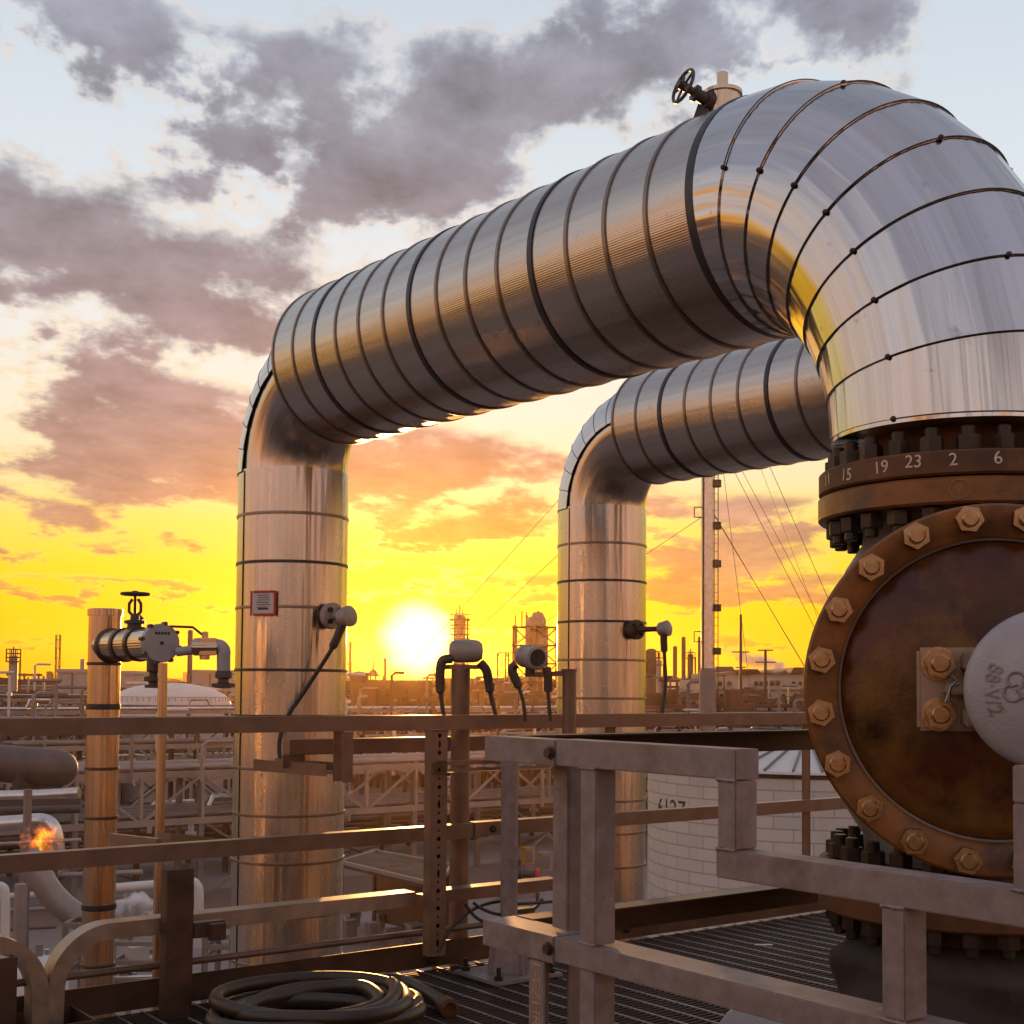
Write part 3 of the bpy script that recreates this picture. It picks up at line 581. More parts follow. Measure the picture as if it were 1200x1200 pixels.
# numbers on the flange rim
ax_cam = math.atan2(0 - VY, 0 - VX)
def rim_ang(px, R, z):
    best = None
    for i in range(400):
        a = ax_cam + 1.5 - 3.0 * i / 399; p = V((VX + R * math.cos(a), VY + R * math.sin(a), z)) - EYEP
        zz = p.dot(_F); x = 600 + FPX * p.dot(CR) / zz
        if best is None or abs(x - px) < best[0]: best = (abs(x - px), a)
    return best[1]
def rimtext(s, px, zc, R, size, name, mt, tilt=0, par=uf):
    a0 = rim_ang(px, R, zc)
    def fn(v):
        x = v.x * math.cos(tilt) - v.y * math.sin(tilt); y = v.x * math.sin(tilt) + v.y * math.cos(tilt)
        a = a0 + x / R; r = R + .0008 + v.z; return V((VX + r * math.cos(a), VY + r * math.sin(a), zc + y))
    return text(s, size, fn, name, mt, par, .0008)
for s, px, dz, tl in (('11', 970, 0, .1), ('15', 992, -.002, -.1), ('19', 1032, .001, .06), ('23', 1071, .006, -.05), ('2', 1117, .004, .05), ('6', 1170, .005, .1), ('10', 1224, 0, 0)):
    rimtext(s, px, 1.768 + dz, FR, .046, 'chalk_number', 'chalk', tl)
a0 = rim_ang(1125, FR, 1.697); pm = V((VX + (FR + .003) * math.cos(a0), VY + (FR + .003) * math.sin(a0), 1.697)); b = MB(); b.torus(pm, V((math.cos(a0), math.sin(a0), 0)), .024, .0016, 32, 6); b.build('stamped_ring', 'mark', uf2)
rimtext('P', 1125, 1.697, FR + .002, .03, 'stamped_letter', 'mark', .3, uf2)
# lower jacket
b = MB(); R = []; vv = []
for i in range(36):
    z = .53 - i * .0164; f_ = .28 + .06 * min(1, i / 4)
    R.append([V((VX, VY, z)) + V((math.cos(2 * PI * j / 72), math.sin(2 * PI * j / 72), 0)) * (f_ + .012 * math.sin(i * .55 + 2 * math.sin(j * .21)) + .008 * math.sin(j * .7 + i * .3)) for j in range(72)])
b.rings(R, caps=True); b.build('fabric_jacket', 'jacket', t, sharp=80)
b = MB(); b.lathe((VX, VY, .49), ZU, [(.25, 0), (.25, .10)], 48); b.build('lower_neck', 'rust2', t)
ac_ = math.atan2(-VY, -VX); R = []
for i in range(14):
    z = .50 - i * .030; rr = .335 + .02 * math.sin(i * .5) + (.05 * ((i - 9) / 4)**2 if i > 9 else 0)
    R.append([V((VX + rr * math.cos(ac_ + 1.55 - .5 * j / 15 * (1 - i * .03) ), VY + rr * math.sin(ac_ + 1.55 - .5 * j / 15 * (1 - i * .03)), z + .01 * math.sin(j * .6))) for j in range(16)] + [V((VX + (rr - .012) * math.cos(ac_ + 1.55 - .5 * j / 15 * (1 - i * .03)), VY + (rr - .012) * math.sin(ac_ + 1.55 - .5 * j / 15 * (1 - i * .03)), z + .01 * math.sin(j * .6))) for j in range(15, -1, -1)])
b = MB(); b.rings(R); b.build('jacket_flap', 'body', t, sharp=60)
# operator bracket and cap
bc = CC + cn * .036
b = MB(); b.box(bc + cn * .004, (.36, .192, .022), (cs_, ZU, cn)); br = b.build('bracket_plate', 'yoke', t, bevel=.008)
n2 = hexnut('bracket_nut', 'nut', br, .035, .03, .021, .018); k = 0
for sx in (-1, 1):
    for sz in (-1, 1):
        o = n2 if k == 0 else n2.copy()
        if k: COL.objects.link(o)
        k += 1; o.parent = br; o.location = bc + cn * .015 + cs_ * (sx * .132) + ZU * (sz * .058) - W[br]; o.rotation_mode = 'QUATERNION'; o.rotation_quaternion = q0
b = MB(); b.box(bc + cn * .05, (.25, .026, .075), (cs_, ZU, cn)); b.box(bc + cn * .055 + ZU * .062, (.17, .04, .085), (cs_, ZU, cn)); b.box(bc + cn * .055 - ZU * .062, (.17, .045, .085), (cs_, ZU, cn)); b.build('bracket_arm', 'yoke', t, bevel=.005)
OC = V((2.544, 1.527, VCZ - .0)); on = V((-.80, -.60, 0)).normalized(); os_ = V((-on.y, on.x, 0))
if os_.dot(CR) < 0: os_ = -os_
OC = OC + os_ * .014
b = MB(); b.cyl(bc + cn * .02, OC - on * .06, .085, 32); b.build('stem_housing', 'yoke', t)
b = MB(); b.lathe(OC, on, [(.145, -.085), (.168, -.08), (.172, -.065), (.172, -.03), (.169, -.018), (.16, -.006), (.145, .001), (.12, .0123), (.09, .0231), (.06, .0308), (.034, .035), (.030, .018), (.001, .018)], 96); cap = b.build('operator_cap', 'cast', t)
def capface(u, v, h=.004): rr = math.hypot(u, v); return OC + os_ * u + ZU * v + on * (.001 + (.036 * (1 - min(rr / .145, 1)**2)) + h)
def vtext(s, size, cu_, cv_, rad):
    def fn(c):
        # letters read downwards, following the rim
        ang = PI + c.x / rad; rr = rad + c.y * -1.0
        rr = rad - c.y; return capface(math.cos(ang) * (rad + c.y * 0) * 1 + (c.y) * -math.cos(ang) * 1, math.sin(ang) * (rad - c.y), .0015 + c.z)
    return text(s, size, fn, 'cast_lettering', 'emblem', cap, .003)
vtext('88\u00b7V/2', .042, 0, 0, .122)
b = MB()
for a in (PI / 2 + .25, -PI / 6 + .25, 7 * PI / 6 + .25):
    cx_, cy_ = -.068 + .0155 * math.cos(a), .004 + .0155 * math.sin(a); b.tube([capface(cx_ + .0175 * math.cos(a - 2.15 + 4.3 * i / 24), cy_ + .0175 * math.sin(a - 2.15 + 4.3 * i / 24), .002) for i in range(25)] + [capface(-.068 + .006 * math.cos(a), .004 + .006 * math.sin(a), .002)], .0030, 8)
b.build('cast_clover_emblem', 'emblem', cap)
b = MB(); pc = bc + cn * .10 - cs_ * .115; b.tube([pc + ZU * .03, pc + ZU * .018 + cs_ * .012, pc + ZU * .006, pc - ZU * .03 - cs_ * .012], .0035, 6); b.tube([pc + ZU * .012 + cs_ * .016, pc + ZU * .008, pc - ZU * .026 - cs_ * .006], .003, 6); b.build('cotter_pin', 'band', t)
# ------------------------------------------------------------------ near railing (plane X = NX)
NX = 1.951; BW = .0025
def Yof(px): return onX(px, 820, NX).y
near = thing('handrail', (NX, 2.2, 0), 'grey steel handrail with a stepped-down gap in front of the rusty valve', 'railing')
def nbox(name, y0, y1, z0, z1, x0=0, x1=.064, mt='rail', lab=None):
    b = MB(); b.span((NX + x0, y0, z0), (NX + x1, y1, z1)); o = b.build(name, mt, near, bevel=BW)
    return o
yc, yj = Yof(568), Yof(651)
yA0, yA1 = Yof(697), Yof(679); yB0, yB1 = Yof(862), Yof(840.8); yC0, yC1 = Yof(1059), Yof(1031.7); yD1 = Yof(1185); yD0 = yD1 - .05
nbox('top_rail', yB0 - .0, yj - .002, 1.008, 1.07, 0, .07)
nbox('top_rail', yj + .002, yc, 1.006, 1.068, 0, .07)
nbox('post', yB0, yB1, .869, 1.006)
nbox('notch_rail', .3, yB1 + .004, .809, .867, -.001, .07)
nbox('post', yC0, yC1, .612, .807)
nbox('post', yD0, yD1, .869, 1.008)
nbox('top_rail', -1.4, yD1, 1.010, 1.07, 0, .07)
nbox('lower_rail', -1.4, yC1 - .12, .552, .6085, -.002, .10)
nbox('lower_rail', yC1 - .118, yj - .002, .552, .607, -.001, .10)
nbox('lower_rail', yj + .002, yc, .545, .608, -.001, .10)
nbox('post', yA0, yA1, .609, 1.006, .004, .066); nbox('post', yA0, yA1, 0, .550, .004, .066)
pa = onX(646, 1000, NX + .068)
b = MB(); b.span((NX + .0015, pa.y - .058, 0), (NX + .0075, pa.y, .542)); b.span((NX + .0095, pa.y - .0065, 0), (NX + .06, pa.y, .542)); b.span((NX + .072, pa.y - .055, .61), (NX + .078, pa.y, 1.003)); b.span((NX + .0785, pa.y - .055, .0), (NX + .135, pa.y - .049, 1.003)); b.build('corner_post', 'rail', near, bevel=.0015)
def ptext(c): return V((NX + .0008 - c.z, pa.y - .029 - c.y * 1.0, .462 - c.x))
text('L-FZHR', .047, ptext, 'painted_letters', 'chalk_y', near, .0006)
for z in (1.037, .578):
    b = MB(); c = V((NX, yj + .018 + (.0 if z > 1 else 0), z)); b.lathe(c, (-1, 0, 0), [(.016, 0), (.016, .003)], 16); b.prism([(.0125 * math.cos(i * PI / 3), .0125 * math.sin(i * PI / 3)) for i in range(6)], c - V((.0035, 0, 0)), (0, 1, 0), (0, 0, -1), .009); b.build('bolt', 'galv_d', near)
def weld(y0, y1, z, x=-.001):
    b = MB(); n = 14; P = [(NX + x, y0 + (y1 - y0) * i / n, z + random.uniform(-.001, .001)) for i in range(n + 1)]; b.tube(P, [random.uniform(.003, .0048) for _ in P], 8); b.build('weld_bead', 'rail', near)
weld(yB0, yB1, .868); weld(yB0, yB1, 1.007); weld(yC0, yC1, .608); weld(yC0, yC1, .808); weld(yA0, yA1, .6095, .004); weld(yD0, yD1, .868); weld(yA0, yA1, 1.007, .004)
# X branch of the railing
YB = yc
b = MB(); b.span((NX + .071, YB - .0065, 1.006), (6.2, YB, 1.07)); b.span((NX + .071, YB - .06, 1.064), (6.2, YB - .0068, 1.0695)); b.build('branch_top_rail', 'galv_d', near, bevel=.0015)
b = MB(); b.span((NX + .101, YB - .006, .535), (6.2, YB, .6085)); b.span((NX + .101, YB - .075, .603), (6.2, YB - .0062, .6088)); b.build('branch_lower_rail', 'galv_d', near, bevel=.0015)
b = MB(); b.span((5.2, YB + .002, 0), (5.26, YB + .06, 1.06)); b.build('post', 'galv_d', near, bevel=BW)
# grey drum beyond the lower rail
b = MB(); b.lathe((2.24, 2.08, .345), (0, -1, 0), [(.001, 0), (.13, .002), (.150, .012), (.156, .03), (.156, 1.3), (.13, 1.31), (.001, 1.31)], 48); o = b.build('insulation_drum', 'cast', None, (2.24, 1.4, .19)); tag(o, 'grey rounded cylinder lying low behind the near handrail', 'cylinder')
o.location = (2.24, 1.4, .19)
b = MB()
for i in range(6): b.box((2.24 - .155 * math.cos(.9), 1.95 - i * .12, .345 + .155 * math.sin(.9)), (.004, .02, .006))
# ------------------------------------------------------------------ far railing
FY = 4.70
far = thing('guard_rail', (3.2, FY, 0), 'long brown guardrail with toe plate along the far edge of the deck', 'railing')
X0, X1 = .2, 6.5
def xat(px, Y=FY): return onY(px, 900, Y).x
b = MB(); b.span((X0, FY, 1.007), (X1, FY + .007, 1.07)); b.span((X0, FY + .0072, 1.0635), (X1, FY + .062, 1.0698)); b.build('top_rail', 'galv', far, bevel=.0015)
xm = xat(556)
b = MB(); b.span((X0, FY, .535), (xm + .08, FY + .007, .597)); b.span((X0, FY + .0072, .5905), (xm + .08, FY + .06, .5968)); b.build('mid_rail', 'galv', far, bevel=.0015)
b = MB(); b.span((xm, FY - .009, .540), (X1, FY - .002, .602)); b.span((xm, FY - .0018, .5965), (X1, FY + .055, .6018)); b.build('mid_rail', 'galv', far, bevel=.0015)
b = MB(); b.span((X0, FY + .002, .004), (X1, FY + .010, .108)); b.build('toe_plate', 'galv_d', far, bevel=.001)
for px in (523, 731, 960, 1130):
    x = xat(px); b = MB(); b.span((x - .003, FY + .063, 0), (x + .003, FY + .12, 1.05)); b.span((x - .06, FY + .0635, .0), (x - .0035, FY + .0695, 1.05)); b.build('post', 'galv', far, bevel=.001)
for px in (6, 212):
    x = xat(px, 4.52); zt_ = .53 if px > 100 else .285; b = MB(); b.span((x - .05, 4.50, 0), (x + .05, 4.508, zt_)); b.span((x - .05, 4.5085, 0), (x - .042, 4.56, zt_)); b.span((x + .042, 4.5085, 0), (x + .05, 4.56, zt_)); b.build('stub_post', 'galv_d', far, bevel=.001)
x = xat(212, 4.52); b = MB(); b.span((x + .051, 4.49, .28), (x + .17, 4.54, .335)); b.span((x + .10, 4.46, .27), (x + .16, 4.489, .33)); b.build('post_clip', 'galv_d', far, bevel=.002)
for px, z in ((577, .57), (735, .05), (508, .055), (508, .03)):
    x = xat(px); b = MB(); b.lathe((x, FY - .009, z), (0, -1, 0), [(.017, 0), (.017, .004), (.012, .012), (.001, .013)], 10); b.build('bolt', 'nut_d', far)
x = xat(406); b = MB(); b.span((x - .024, FY + .064, .80), (x + .024, FY + .07, 1.06)); b.span((x - .024, FY - .012, .80), (x + .024, FY - .004, 1.006)); b.build('drop_bracket', 'galv', far, bevel=.001)
# cable shelf hanging from drop bracket
p0 = onY(330, 893, FY + .35); p1 = onY(406, 905, FY + .0); t = thing('cable_shelf', p1, 'short perforated cable shelf reaching from guardrail to the large pipe leg', 'cable tray')
b = MB(); z = .835
A_ = V((p1.x, FY + .075, z)); B_ = V((p0.x + .02, FY + .55, z)); b.bar(A_, B_, .11, .006); b.build('shelf_plate', 'steel_l', t, bevel=.001)
b = MB(); sd_, u_, d_ = basis(B_ - A_)
for s_ in (-1, 1): b.bar(A_ + sd_ * (.058 * s_) + ZU * .012, B_ + sd_ * (.058 * s_) + ZU * .012, .005, .05)
b.build('shelf_lip', 'galv', t, bevel=.001)
b = MB(); b.span((p0.x - .02, FY + .3, .845), (p1.x - .03, FY + .306, .90)); b.build('shelf_back_plate', 'galv', t)
# conduits outside the rail
b = MB(); b.span((xat(336, FY + .3), FY + .27, .90), (xat(566, FY + .3), FY + .33, .965)); o = b.build('conduit', 'galv', None, (3.0, FY + .3, .9), bevel=.004); tag(o, 'brown square conduit running behind the guardrail between top and middle rails', 'conduit')
b = MB(); b.tube([(X0, FY - .045, .165), (X1, FY - .045, .165)], .0135, 12); o = b.build('low_conduit', 'galv', None, (3.5, FY, .15)); tag(o, 'thin round conduit just above the toe plate', 'conduit')
# tray / hoop flat bars
TY0, TY1, TZ = 4.585, 4.675, .345
tr = thing('cable_channel', (2.4, 4.63, .3), 'low flat-topped channel with glowing yellow top ending in a bent hoop leg', 'channel')
def strip(path, w0, w1, th, name, mt, par):
    """flat bar bent in the XZ plane, width along Y"""
    P = [V((x, 0, z)) for x, z in path]; R = []
    for i, p in enumerate(P):
        d = (P[min(i + 1, len(P) - 1)] - P[max(i - 1, 0)]).normalized(); n = V((-d.z, 0, d.x)) * th / 2
        R.append([V((p.x, w0, p.z)) + n, V((p.x, w1, p.z)) + n, V((p.x, w1, p.z)) - n, V((p.x, w0, p.z)) - n])
    b = MB(); b.rings(R); return b.build(name, mt, par, bevel=.0015)
xp = xat(61, 4.6); rad = .19; th = .058
arc = [(xp + .028 + rad - rad * math.sin(a), TZ - .025 - rad + rad * math.cos(a)) for a in [i / 12 * PI / 2 for i in range(13)]]
strip([(xat(486, 4.6), TZ - .025)] + arc + [(xp + .026, .02)], TY0, TY1, th, 'hoop_bar', 'yoke', tr)
b = MB(); b.span((xat(508, 4.6), TY0 + .01, TZ - .055), (xat(655, 4.6), TY1, TZ - .004)); b.build('channel_bar', 'galv', tr, bevel=.0015)
b = MB(); b.span((xat(494, 4.6), TY0 - .01, TZ - .05), (xat(508, 4.6) - .002, TY0 + .05, TZ - .012)); b.build('channel_clip', 'galv_d', tr, bevel=.0015)
tl = thing('hoop_rail', (xp - .1, 4.63, 0), 'bent flat bar hoop entering from the left edge, meeting the channel leg', 'rail')
arc2 = [(xp - .026 - rad + rad * math.sin(a), TZ - .025 - rad + rad * math.cos(a)) for a in [i / 12 * PI / 2 for i in range(13)]]
strip([(xp - 1.2, TZ - .025)] + arc2 + [(xp - .026, .02)], TY0 - .003, TY1 - .003, th, 'hoop_bar', 'yoke', tl)
b = MB(); bx = xat(72, 4.45)
for y in (4.42, 4.70 - .03): b.span((bx - .13, y, 0), (bx + .13, y + .008, .06))
for x in (bx - .13, bx + .122): b.span((x, 4.4285, 0), (x + .008, 4.6695, .06))
o = b.build('socket_base', 'galv_d', None, (bx, 4.55, 0), bevel=.001); tag(o, 'open steel socket box holding the hoop legs at the deck', 'base')
# strut with holes
t = thing('perforated_strut', (xat(515, 4.5), 4.5, 0), 'upright perforated strut channel standing in front of the guardrail', 'strut')
xs = xat(515, 4.48); cells = []
for i in range(26):
    if i in (1, 9, 17, 24): cells.append((.035, .012, .034))
    else: cells.append((.035, .018 if i % 2 else .010, .018 if i % 2 else .010))
b = MB(); b.perf((xs, 4.48, .10), (1, 0, 0), (0, 0, 1), cells, .074); b.build('strut_face', 'galv', t, smooth=False)
b = MB(); b.span((xs - .040, 4.4805, .10), (xs - .037, 4.53, 1.01)); b.span((xs + .037, 4.4805, .10), (xs + .040, 4.53, 1.01)); b.build('strut_side', 'galv', t)
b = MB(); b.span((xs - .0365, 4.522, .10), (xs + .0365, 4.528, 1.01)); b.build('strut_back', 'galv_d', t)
b = MB(); b.span((xs - .04, 4.475, 1.0105), (xs + .04, 4.53, 1.016)); b.build('strut_cap', 'galv_d', t)
t = thing('slotted_channel', (xs + .4, 4.45, .85), 'horizontal slotted strut bolted across the upright perforated strut', 'strut')
x2 = xat(648, 4.45); n_ = 8; b = MB(); b.perf((xs - .01, 4.455, .865), (0, 0, 1), (1, 0, 0), [((x2 - xs) / n_, .016, .07)] * n_, .042); b.build('slotted_face', 'galv', t, smooth=False)
b = MB(); b.span((xs - .01, 4.4555, .887), (x2, 4.4745, .890)); b.span((xs - .01, 4.4555, .840), (x2, 4.4745, .843)); b.build('slotted_side', 'galv', t)
b = MB(); b.span((xs - .014, 4.44, .835), (xs + .012, 4.4535, .892)); b.build('end_clip', 'galv_d', t, bevel=.002)
# cables round the strut foot
t = thing('cable_bundle', (xs + .1, 4.42, .3), 'loose black cables and a junction box hanging beside the perforated strut', 'cable')
cb = [[(xs - .02, 4.44, .13), (xs + .02, 4.42, .24), (xs + .12, 4.42, .31), (xs + .3, 4.44, .30)], [(xs + .10, 4.43, .31), (xs + .15, 4.4, .20), (xs + .26, 4.4, .2), (xs + .34, 4.43, .29)], [(xs + .14, 4.43, .31), (xs + .2, 4.39, .24), (xs + .42, 4.4, .21), (xs + .5, 4.43, .29)], [(xs + .3, 4.43, .29), (xs + .5, 4.42, .27), (xs + .8, 4.43, .28)]]
for c in cb:
    P = []
    for q in range(17):
        u = q / 16; w = [V(x) for x in c]
        if len(w) == 4: P.append(w[0] * (1 - u)**3 + w[1] * 3 * u * (1 - u)**2 + w[2] * 3 * u * u * (1 - u) + w[3] * u**3)
        else: P.append(w[0] * (1 - u)**2 + w[1] * 2 * u * (1 - u) + w[2] * u * u)
    b = MB(); b.tube(P, .007, 7); b.build('cable', 'cable', t)
b = MB(); b.span((xs + .3, 4.40, .215), (xs + .44, 4.45, .265)); b.build('junction_box', 'instr_d', t, bevel=.004)
# instrument stand
sp_ = V((3.30, 4.39, 0)); t = thing('instrument_stand', sp_, 'grey pipe stand on a square base plate bolted to the grating', 'stand')
b = MB(); b.cyl(sp_ + ZU * .02, sp_ + ZU * 1.0, .036, 24); b.build('post', 'rail', t)
b = MB(); b.box(sp_ + ZU * .012, (.34, .30, .014)); b.build('base_plate', 'rail', t, bevel=.002)
b = MB()
for (dx, dy) in ((1, 0), (-1, 0), (0, 1), (0, -1)):
    e_ = V((dx, dy, 0)); b.prism([(.03, 0), (.105, 0), (.085, .19), (.03, .19)], sp_ + ZU * .02 - e_.cross(ZU) * .004, e_, ZU, .008)
b.lathe(sp_ + ZU * .0195, ZU, [(.085, 0), (.06, .185), (.03, .19)], 4); b.build('foot', 'rail', t)
for dx in (-1, 1):
    for dy in (-1, 1):
        b = MB(); c = sp_ + V((dx * .135, dy * .115, .019)); b.lathe(c, ZU, [(.018, 0), (.018, .015), (.009, .016), (.009, .05), (.001, .052)], 8); b.build('anchor_bolt', 'nut_d', t)
# transmitters
def spline(pts, k=8):
    pts = [V(p) for p in pts]; P = []
    for i in range(len(pts) - 1):
        p0, p1, p2, p3 = pts[max(i - 1, 0)], pts[i], pts[i + 1], pts[min(i + 2, len(pts) - 1)]
        for q in range(k):
            u = q / k; P.append(.5 * ((2 * p1) + (p2 - p0) * u + (2 * p0 - 5 * p1 + 4 * p2 - p3) * u * u + (3 * p1 - p0 - 3 * p2 + p3) * u**3))
    return P + [pts[-1]]
D1 = 5.95; h = at(546, 763, D1)
t = thing('transmitter', h, 'instrument transmitter on a thick post silhouetted right beside the sun', 'transmitter')
b = MB(); b.lathe(h - CR * .078, CR, [(.001, 0), (.03, .003), (.046, .014), (.052, .034), (.053, .11), (.048, .135), (.034, .152), (.001, .156)], 24); b.build('housing', 'instr', t)
b = MB(); ft = at(540, 790, D1); b.cyl(V((ft.x, ft.y, -.35)), V((ft.x, ft.y, h.z - .06)), .043, 24); b.build('post', 'galv', t)
b = MB(); b.box(V((ft.x, ft.y, h.z - .072)), (.16, .10, .02), (CR, YU, ZU)); b.build('mount_plate', 'galv', t, bevel=.003)
for c in ([(530, 772), (519, 774), (516, 786), (516, 808), (518, 825), (521, 845)], [(562, 776), (570, 786), (573, 802), (576, 818), (581, 838)]):
    P = spline([at(x, y, D1 - .03) for x, y in c]); n_ = len(P); b = MB(); b.tube(P, [.022 if i < n_ * .62 else .010 for i in range(n_)], 10); b.build('conduit', 'instr_d', t)
D2 = 5.8; h = at(622, 770, D2)
t = thing('transmitter', h, 'drum-shaped instrument transmitter with round window beside the rear pipe leg', 'transmitter')
ax = (at(636, 772, D2 - .1) - h).normalized()
b = MB(); b.lathe(h - ax * .07, ax, [(.001, 0), (.046, .002), (.05, .01), (.05, .03), (.045, .035), (.045, .09), (.052, .095), (.052, .135), (.04, .14), (.038, .132), (.001, .132)], 28); b.build('housing', 'instr', t)
b = MB(); b.lathe(h + ax * .063, ax, [(.001, 0), (.036, 0), (.036, .002), (.001, .002)], 24); b.build('window', 'win', t)
b = MB(); b.cyl(h - ZU * .04, h - ZU * .085, .022, 14); b.build('neck', 'instr_d', t)
a_ = at(620, 791, D2); e_ = at(664, 789, D2); b = MB(); b.bar(a_, e_, .03, .022); b.build('arm', 'galv', t, bevel=.002)
b = MB(); e_ = at(667, 800, D2); b.cyl(V((e_.x, e_.y, .5)), V((e_.x, e_.y, at(667, 787, D2).z)), .031, 20); b.cyl(V((e_.x, e_.y, at(667, 787, D2).z)), V((e_.x, e_.y, at(667, 784, D2).z)), .036, 20); b.build('post', 'galv', t)
for c in ([(605, 778), (600, 784), (604, 796), (609, 808), (613, 822), (616, 845)], [(640, 782), (642, 792), (642, 806), (643, 822), (645, 845)]):
    P = spline([at(x, y, D2 - .02) for x, y in c]); n_ = len(P); b = MB(); b.tube(P, [.02 if i < n_ * .55 else .009 for i in range(n_)], 10); b.build('conduit', 'instr_d', t)
# ------------------------------------------------------------------ left small pipe with capped branch
PD = 6.05; pb = at(121.5, 803, PD); px_, py_ = pb.x, pb.y; RP = .073
zt = at(125, 714, PD).z
t = thing('capped_pipe', (px_, py_, GZ), 'slim upright pipe at left with a bolted side branch and round blank end', 'pipe')
b = MB(); b.lathe((px_, py_, 0), ZU, [(RP, GZ), (RP, zt - .02)], 40); b.build('standpipe', 'tubecu', t)
b = MB(); b.lathe((px_, py_, 0), ZU, [(RP + .006, zt - .03), (RP + .006, zt), (RP - .01, zt + .004), (.001, zt + .004)], 40); b.build('top_cap', 'tubecu', t)
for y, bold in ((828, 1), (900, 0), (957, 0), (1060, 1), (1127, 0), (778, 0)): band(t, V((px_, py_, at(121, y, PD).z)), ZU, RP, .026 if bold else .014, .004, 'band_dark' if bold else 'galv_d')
bd = (at(190, 757, PD - .5) - at(121.5, 757, PD)).normalized(); bd.z = 0; bd.normalize(); bz = at(125, 757, PD).z; bo = V((px_, py_, bz)); bl = .62
b = MB(); b.lathe(bo, bd, [(.07, .02), (.07, bl)], 40); br_ = b.build('branch', 'tubecu', t)
b = MB(); b.lathe(bo, bd, [(.08, .075), (.08, .09), (.070, .1), (.06, .075)], 40, closed=True); b.build('saddle_ring', 'galv_d', br_)
for s in (.24, .40): band(br_, bo + bd * s, bd, .07, .03, .006, 'galv_d')
b = MB(); b.lathe(bo + bd * bl, bd, [(.07, -.02), (.083, -.018), (.083, .004), (.079, .008), (.001, .008)], 48); bf_ = b.build('blank_end', 'cast', t)
s_, u_, d_ = basis(bd)
for k in range(8):
    a = k * PI / 4 + .2; b = MB(); b.cyl(bo + bd * (bl - .022) + (s_ * math.cos(a) + u_ * math.sin(a)) * .085, bo + bd * (bl + .010) + (s_ * math.cos(a) + u_ * math.sin(a)) * .085, .009, 8); b.build('bolt', 'galv_d', bf_)
b = MB(); b.cyl(bo + bd * (bl + .008), bo + bd * (bl + .013), .007, 10); b.build('centre_plug', 'ink', bf_)
b = MB(); c0 = bo + bd * (bl + .009) + ZU * .042
for i in range(5): b.box(c0 + s_ * (-.03 + i * .014), (.009, .011, .001), (s_, u_, bd))
b.build('stamped_marks', 'ink', bf_)
# gate valve on branch
gv = bo + bd * .34 + ZU * .06
b = MB(); b.lathe(gv, ZU, [(.032, -.01), (.032, .03), (.045, .032), (.045, .045), (.02, .05), (.018, .075)], 20)
for s in (-1, 1): b.tube([gv + ZU * .07 + CR * (.012 * s), gv + ZU * .085 + CR * (.026 * s), gv + ZU * .12 + CR * (.026 * s), gv + ZU * .14 + CR * (.012 * s)], .007, 8)
b.cyl(gv + ZU * .05, gv + ZU * .175, .007, 8); b.build('valve_yoke', 'instr_d', t)
b = MB(); b.torus(gv + ZU * .163, ZU, .058, .007, 28, 8); b.lathe(gv + ZU * .155, ZU, [(.014, 0), (.014, .022)], 10)
for k in range(4): a = k * PI / 2 + .4; b.cyl(gv + ZU * .163, gv + ZU * .163 + V((math.cos(a), math.sin(a), 0)) * .058, .005, 6)
b.build('valve_handwheel', 'instr_d', t)
b = MB(); b.tube([gv - ZU * .03 - bd * .13, gv + ZU * .01 - bd * .06, gv + ZU * .04], .014, 8); b.build('valve_strut', 'instr_d', t)
dv = bo + bd * .55 - ZU * .065; b = MB(); b.lathe(dv, -ZU, [(.025, 0), (.03, .01), (.03, .055), (.018, .06), (.018, .075), (.04, .078), (.04, .095), (.02, .1), (.02, .11), (.036, .112), (.036, .125), (.001, .126)], 18); b.build('drain_valve', 'instr_d', t)
b = MB(); sq = bo - V((0, 0, 0)) + bd * .12 + ZU * .055 + CR * .09; b.tube([sq - ZU * .06, sq + ZU * .06, sq + ZU * .075 + CR * .014, sq + ZU * .06 + CR * .022], .02, 10); b.build('hook_lug', 'galv_d', t)
t = thing('ball_valve_line', at(232, 765, PD - .5), 'small side line with lever ball valve and elbow next to the capped pipe', 'valve')
DB = PD - .45; A0 = at(207, 764, DB); A1 = at(254, 758, DB)
b = MB(); b.cyl(A0, A1, .020, 16); b.build('line', 'cast', t)
b = MB(); c_ = at(240, 758, DB); b.box(c_, (.075, .07, .075), (CR, YU, ZU)); b.lathe(c_ - CR * .02, CR, [(.034, -.03), (.034, .08)], 16); b.cyl(c_, c_ - ZU * .055, .022, 12); b.cyl(c_, c_ + ZU * .065, .014, 12); b.build('ball_valve', 'tubecu', t, bevel=.003)
b = MB(); b.tube([at(241, 745, DB), at(236, 743, DB), at(226, 735, DB), at(199, 734, DB)], .0055, 8); b.build('lever', 'instr_d', t)
P = spline([at(250, 758, DB), at(257, 757, DB), at(262, 762, DB), at(262, 772, DB), at(262, 790, DB)]); b = MB(); b.tube(P, .029, 16); b.build('elbow', 'cast', t)
b = MB(); c_ = at(262, 786, DB); b.lathe(c_, -ZU, [(.03, 0), (.036, .01), (.036, .03), (.022, .035), (.024, .05), (.05, .055), (.05, .07), (.02, .075)], 16); b.build('end_fitting', 'instr_d', t)
# stanchion
DS = 5.55; c_ = at(190.5, 800, DS); t = thing('stanchion', (c_.x, c_.y, 0), 'thin upright stanchion just right of the slim capped pipe', 'post')
b = MB(); b.cyl((c_.x, c_.y, -.5), (c_.x, c_.y, at(190, 777, DS).z), .02, 18); b.build('post', 'tubecu', t)
b = MB(); b.cyl((c_.x, c_.y, -.52), (c_.x, c_.y, -.5), .06, 18); b.build('foot', 'galv_d', t)
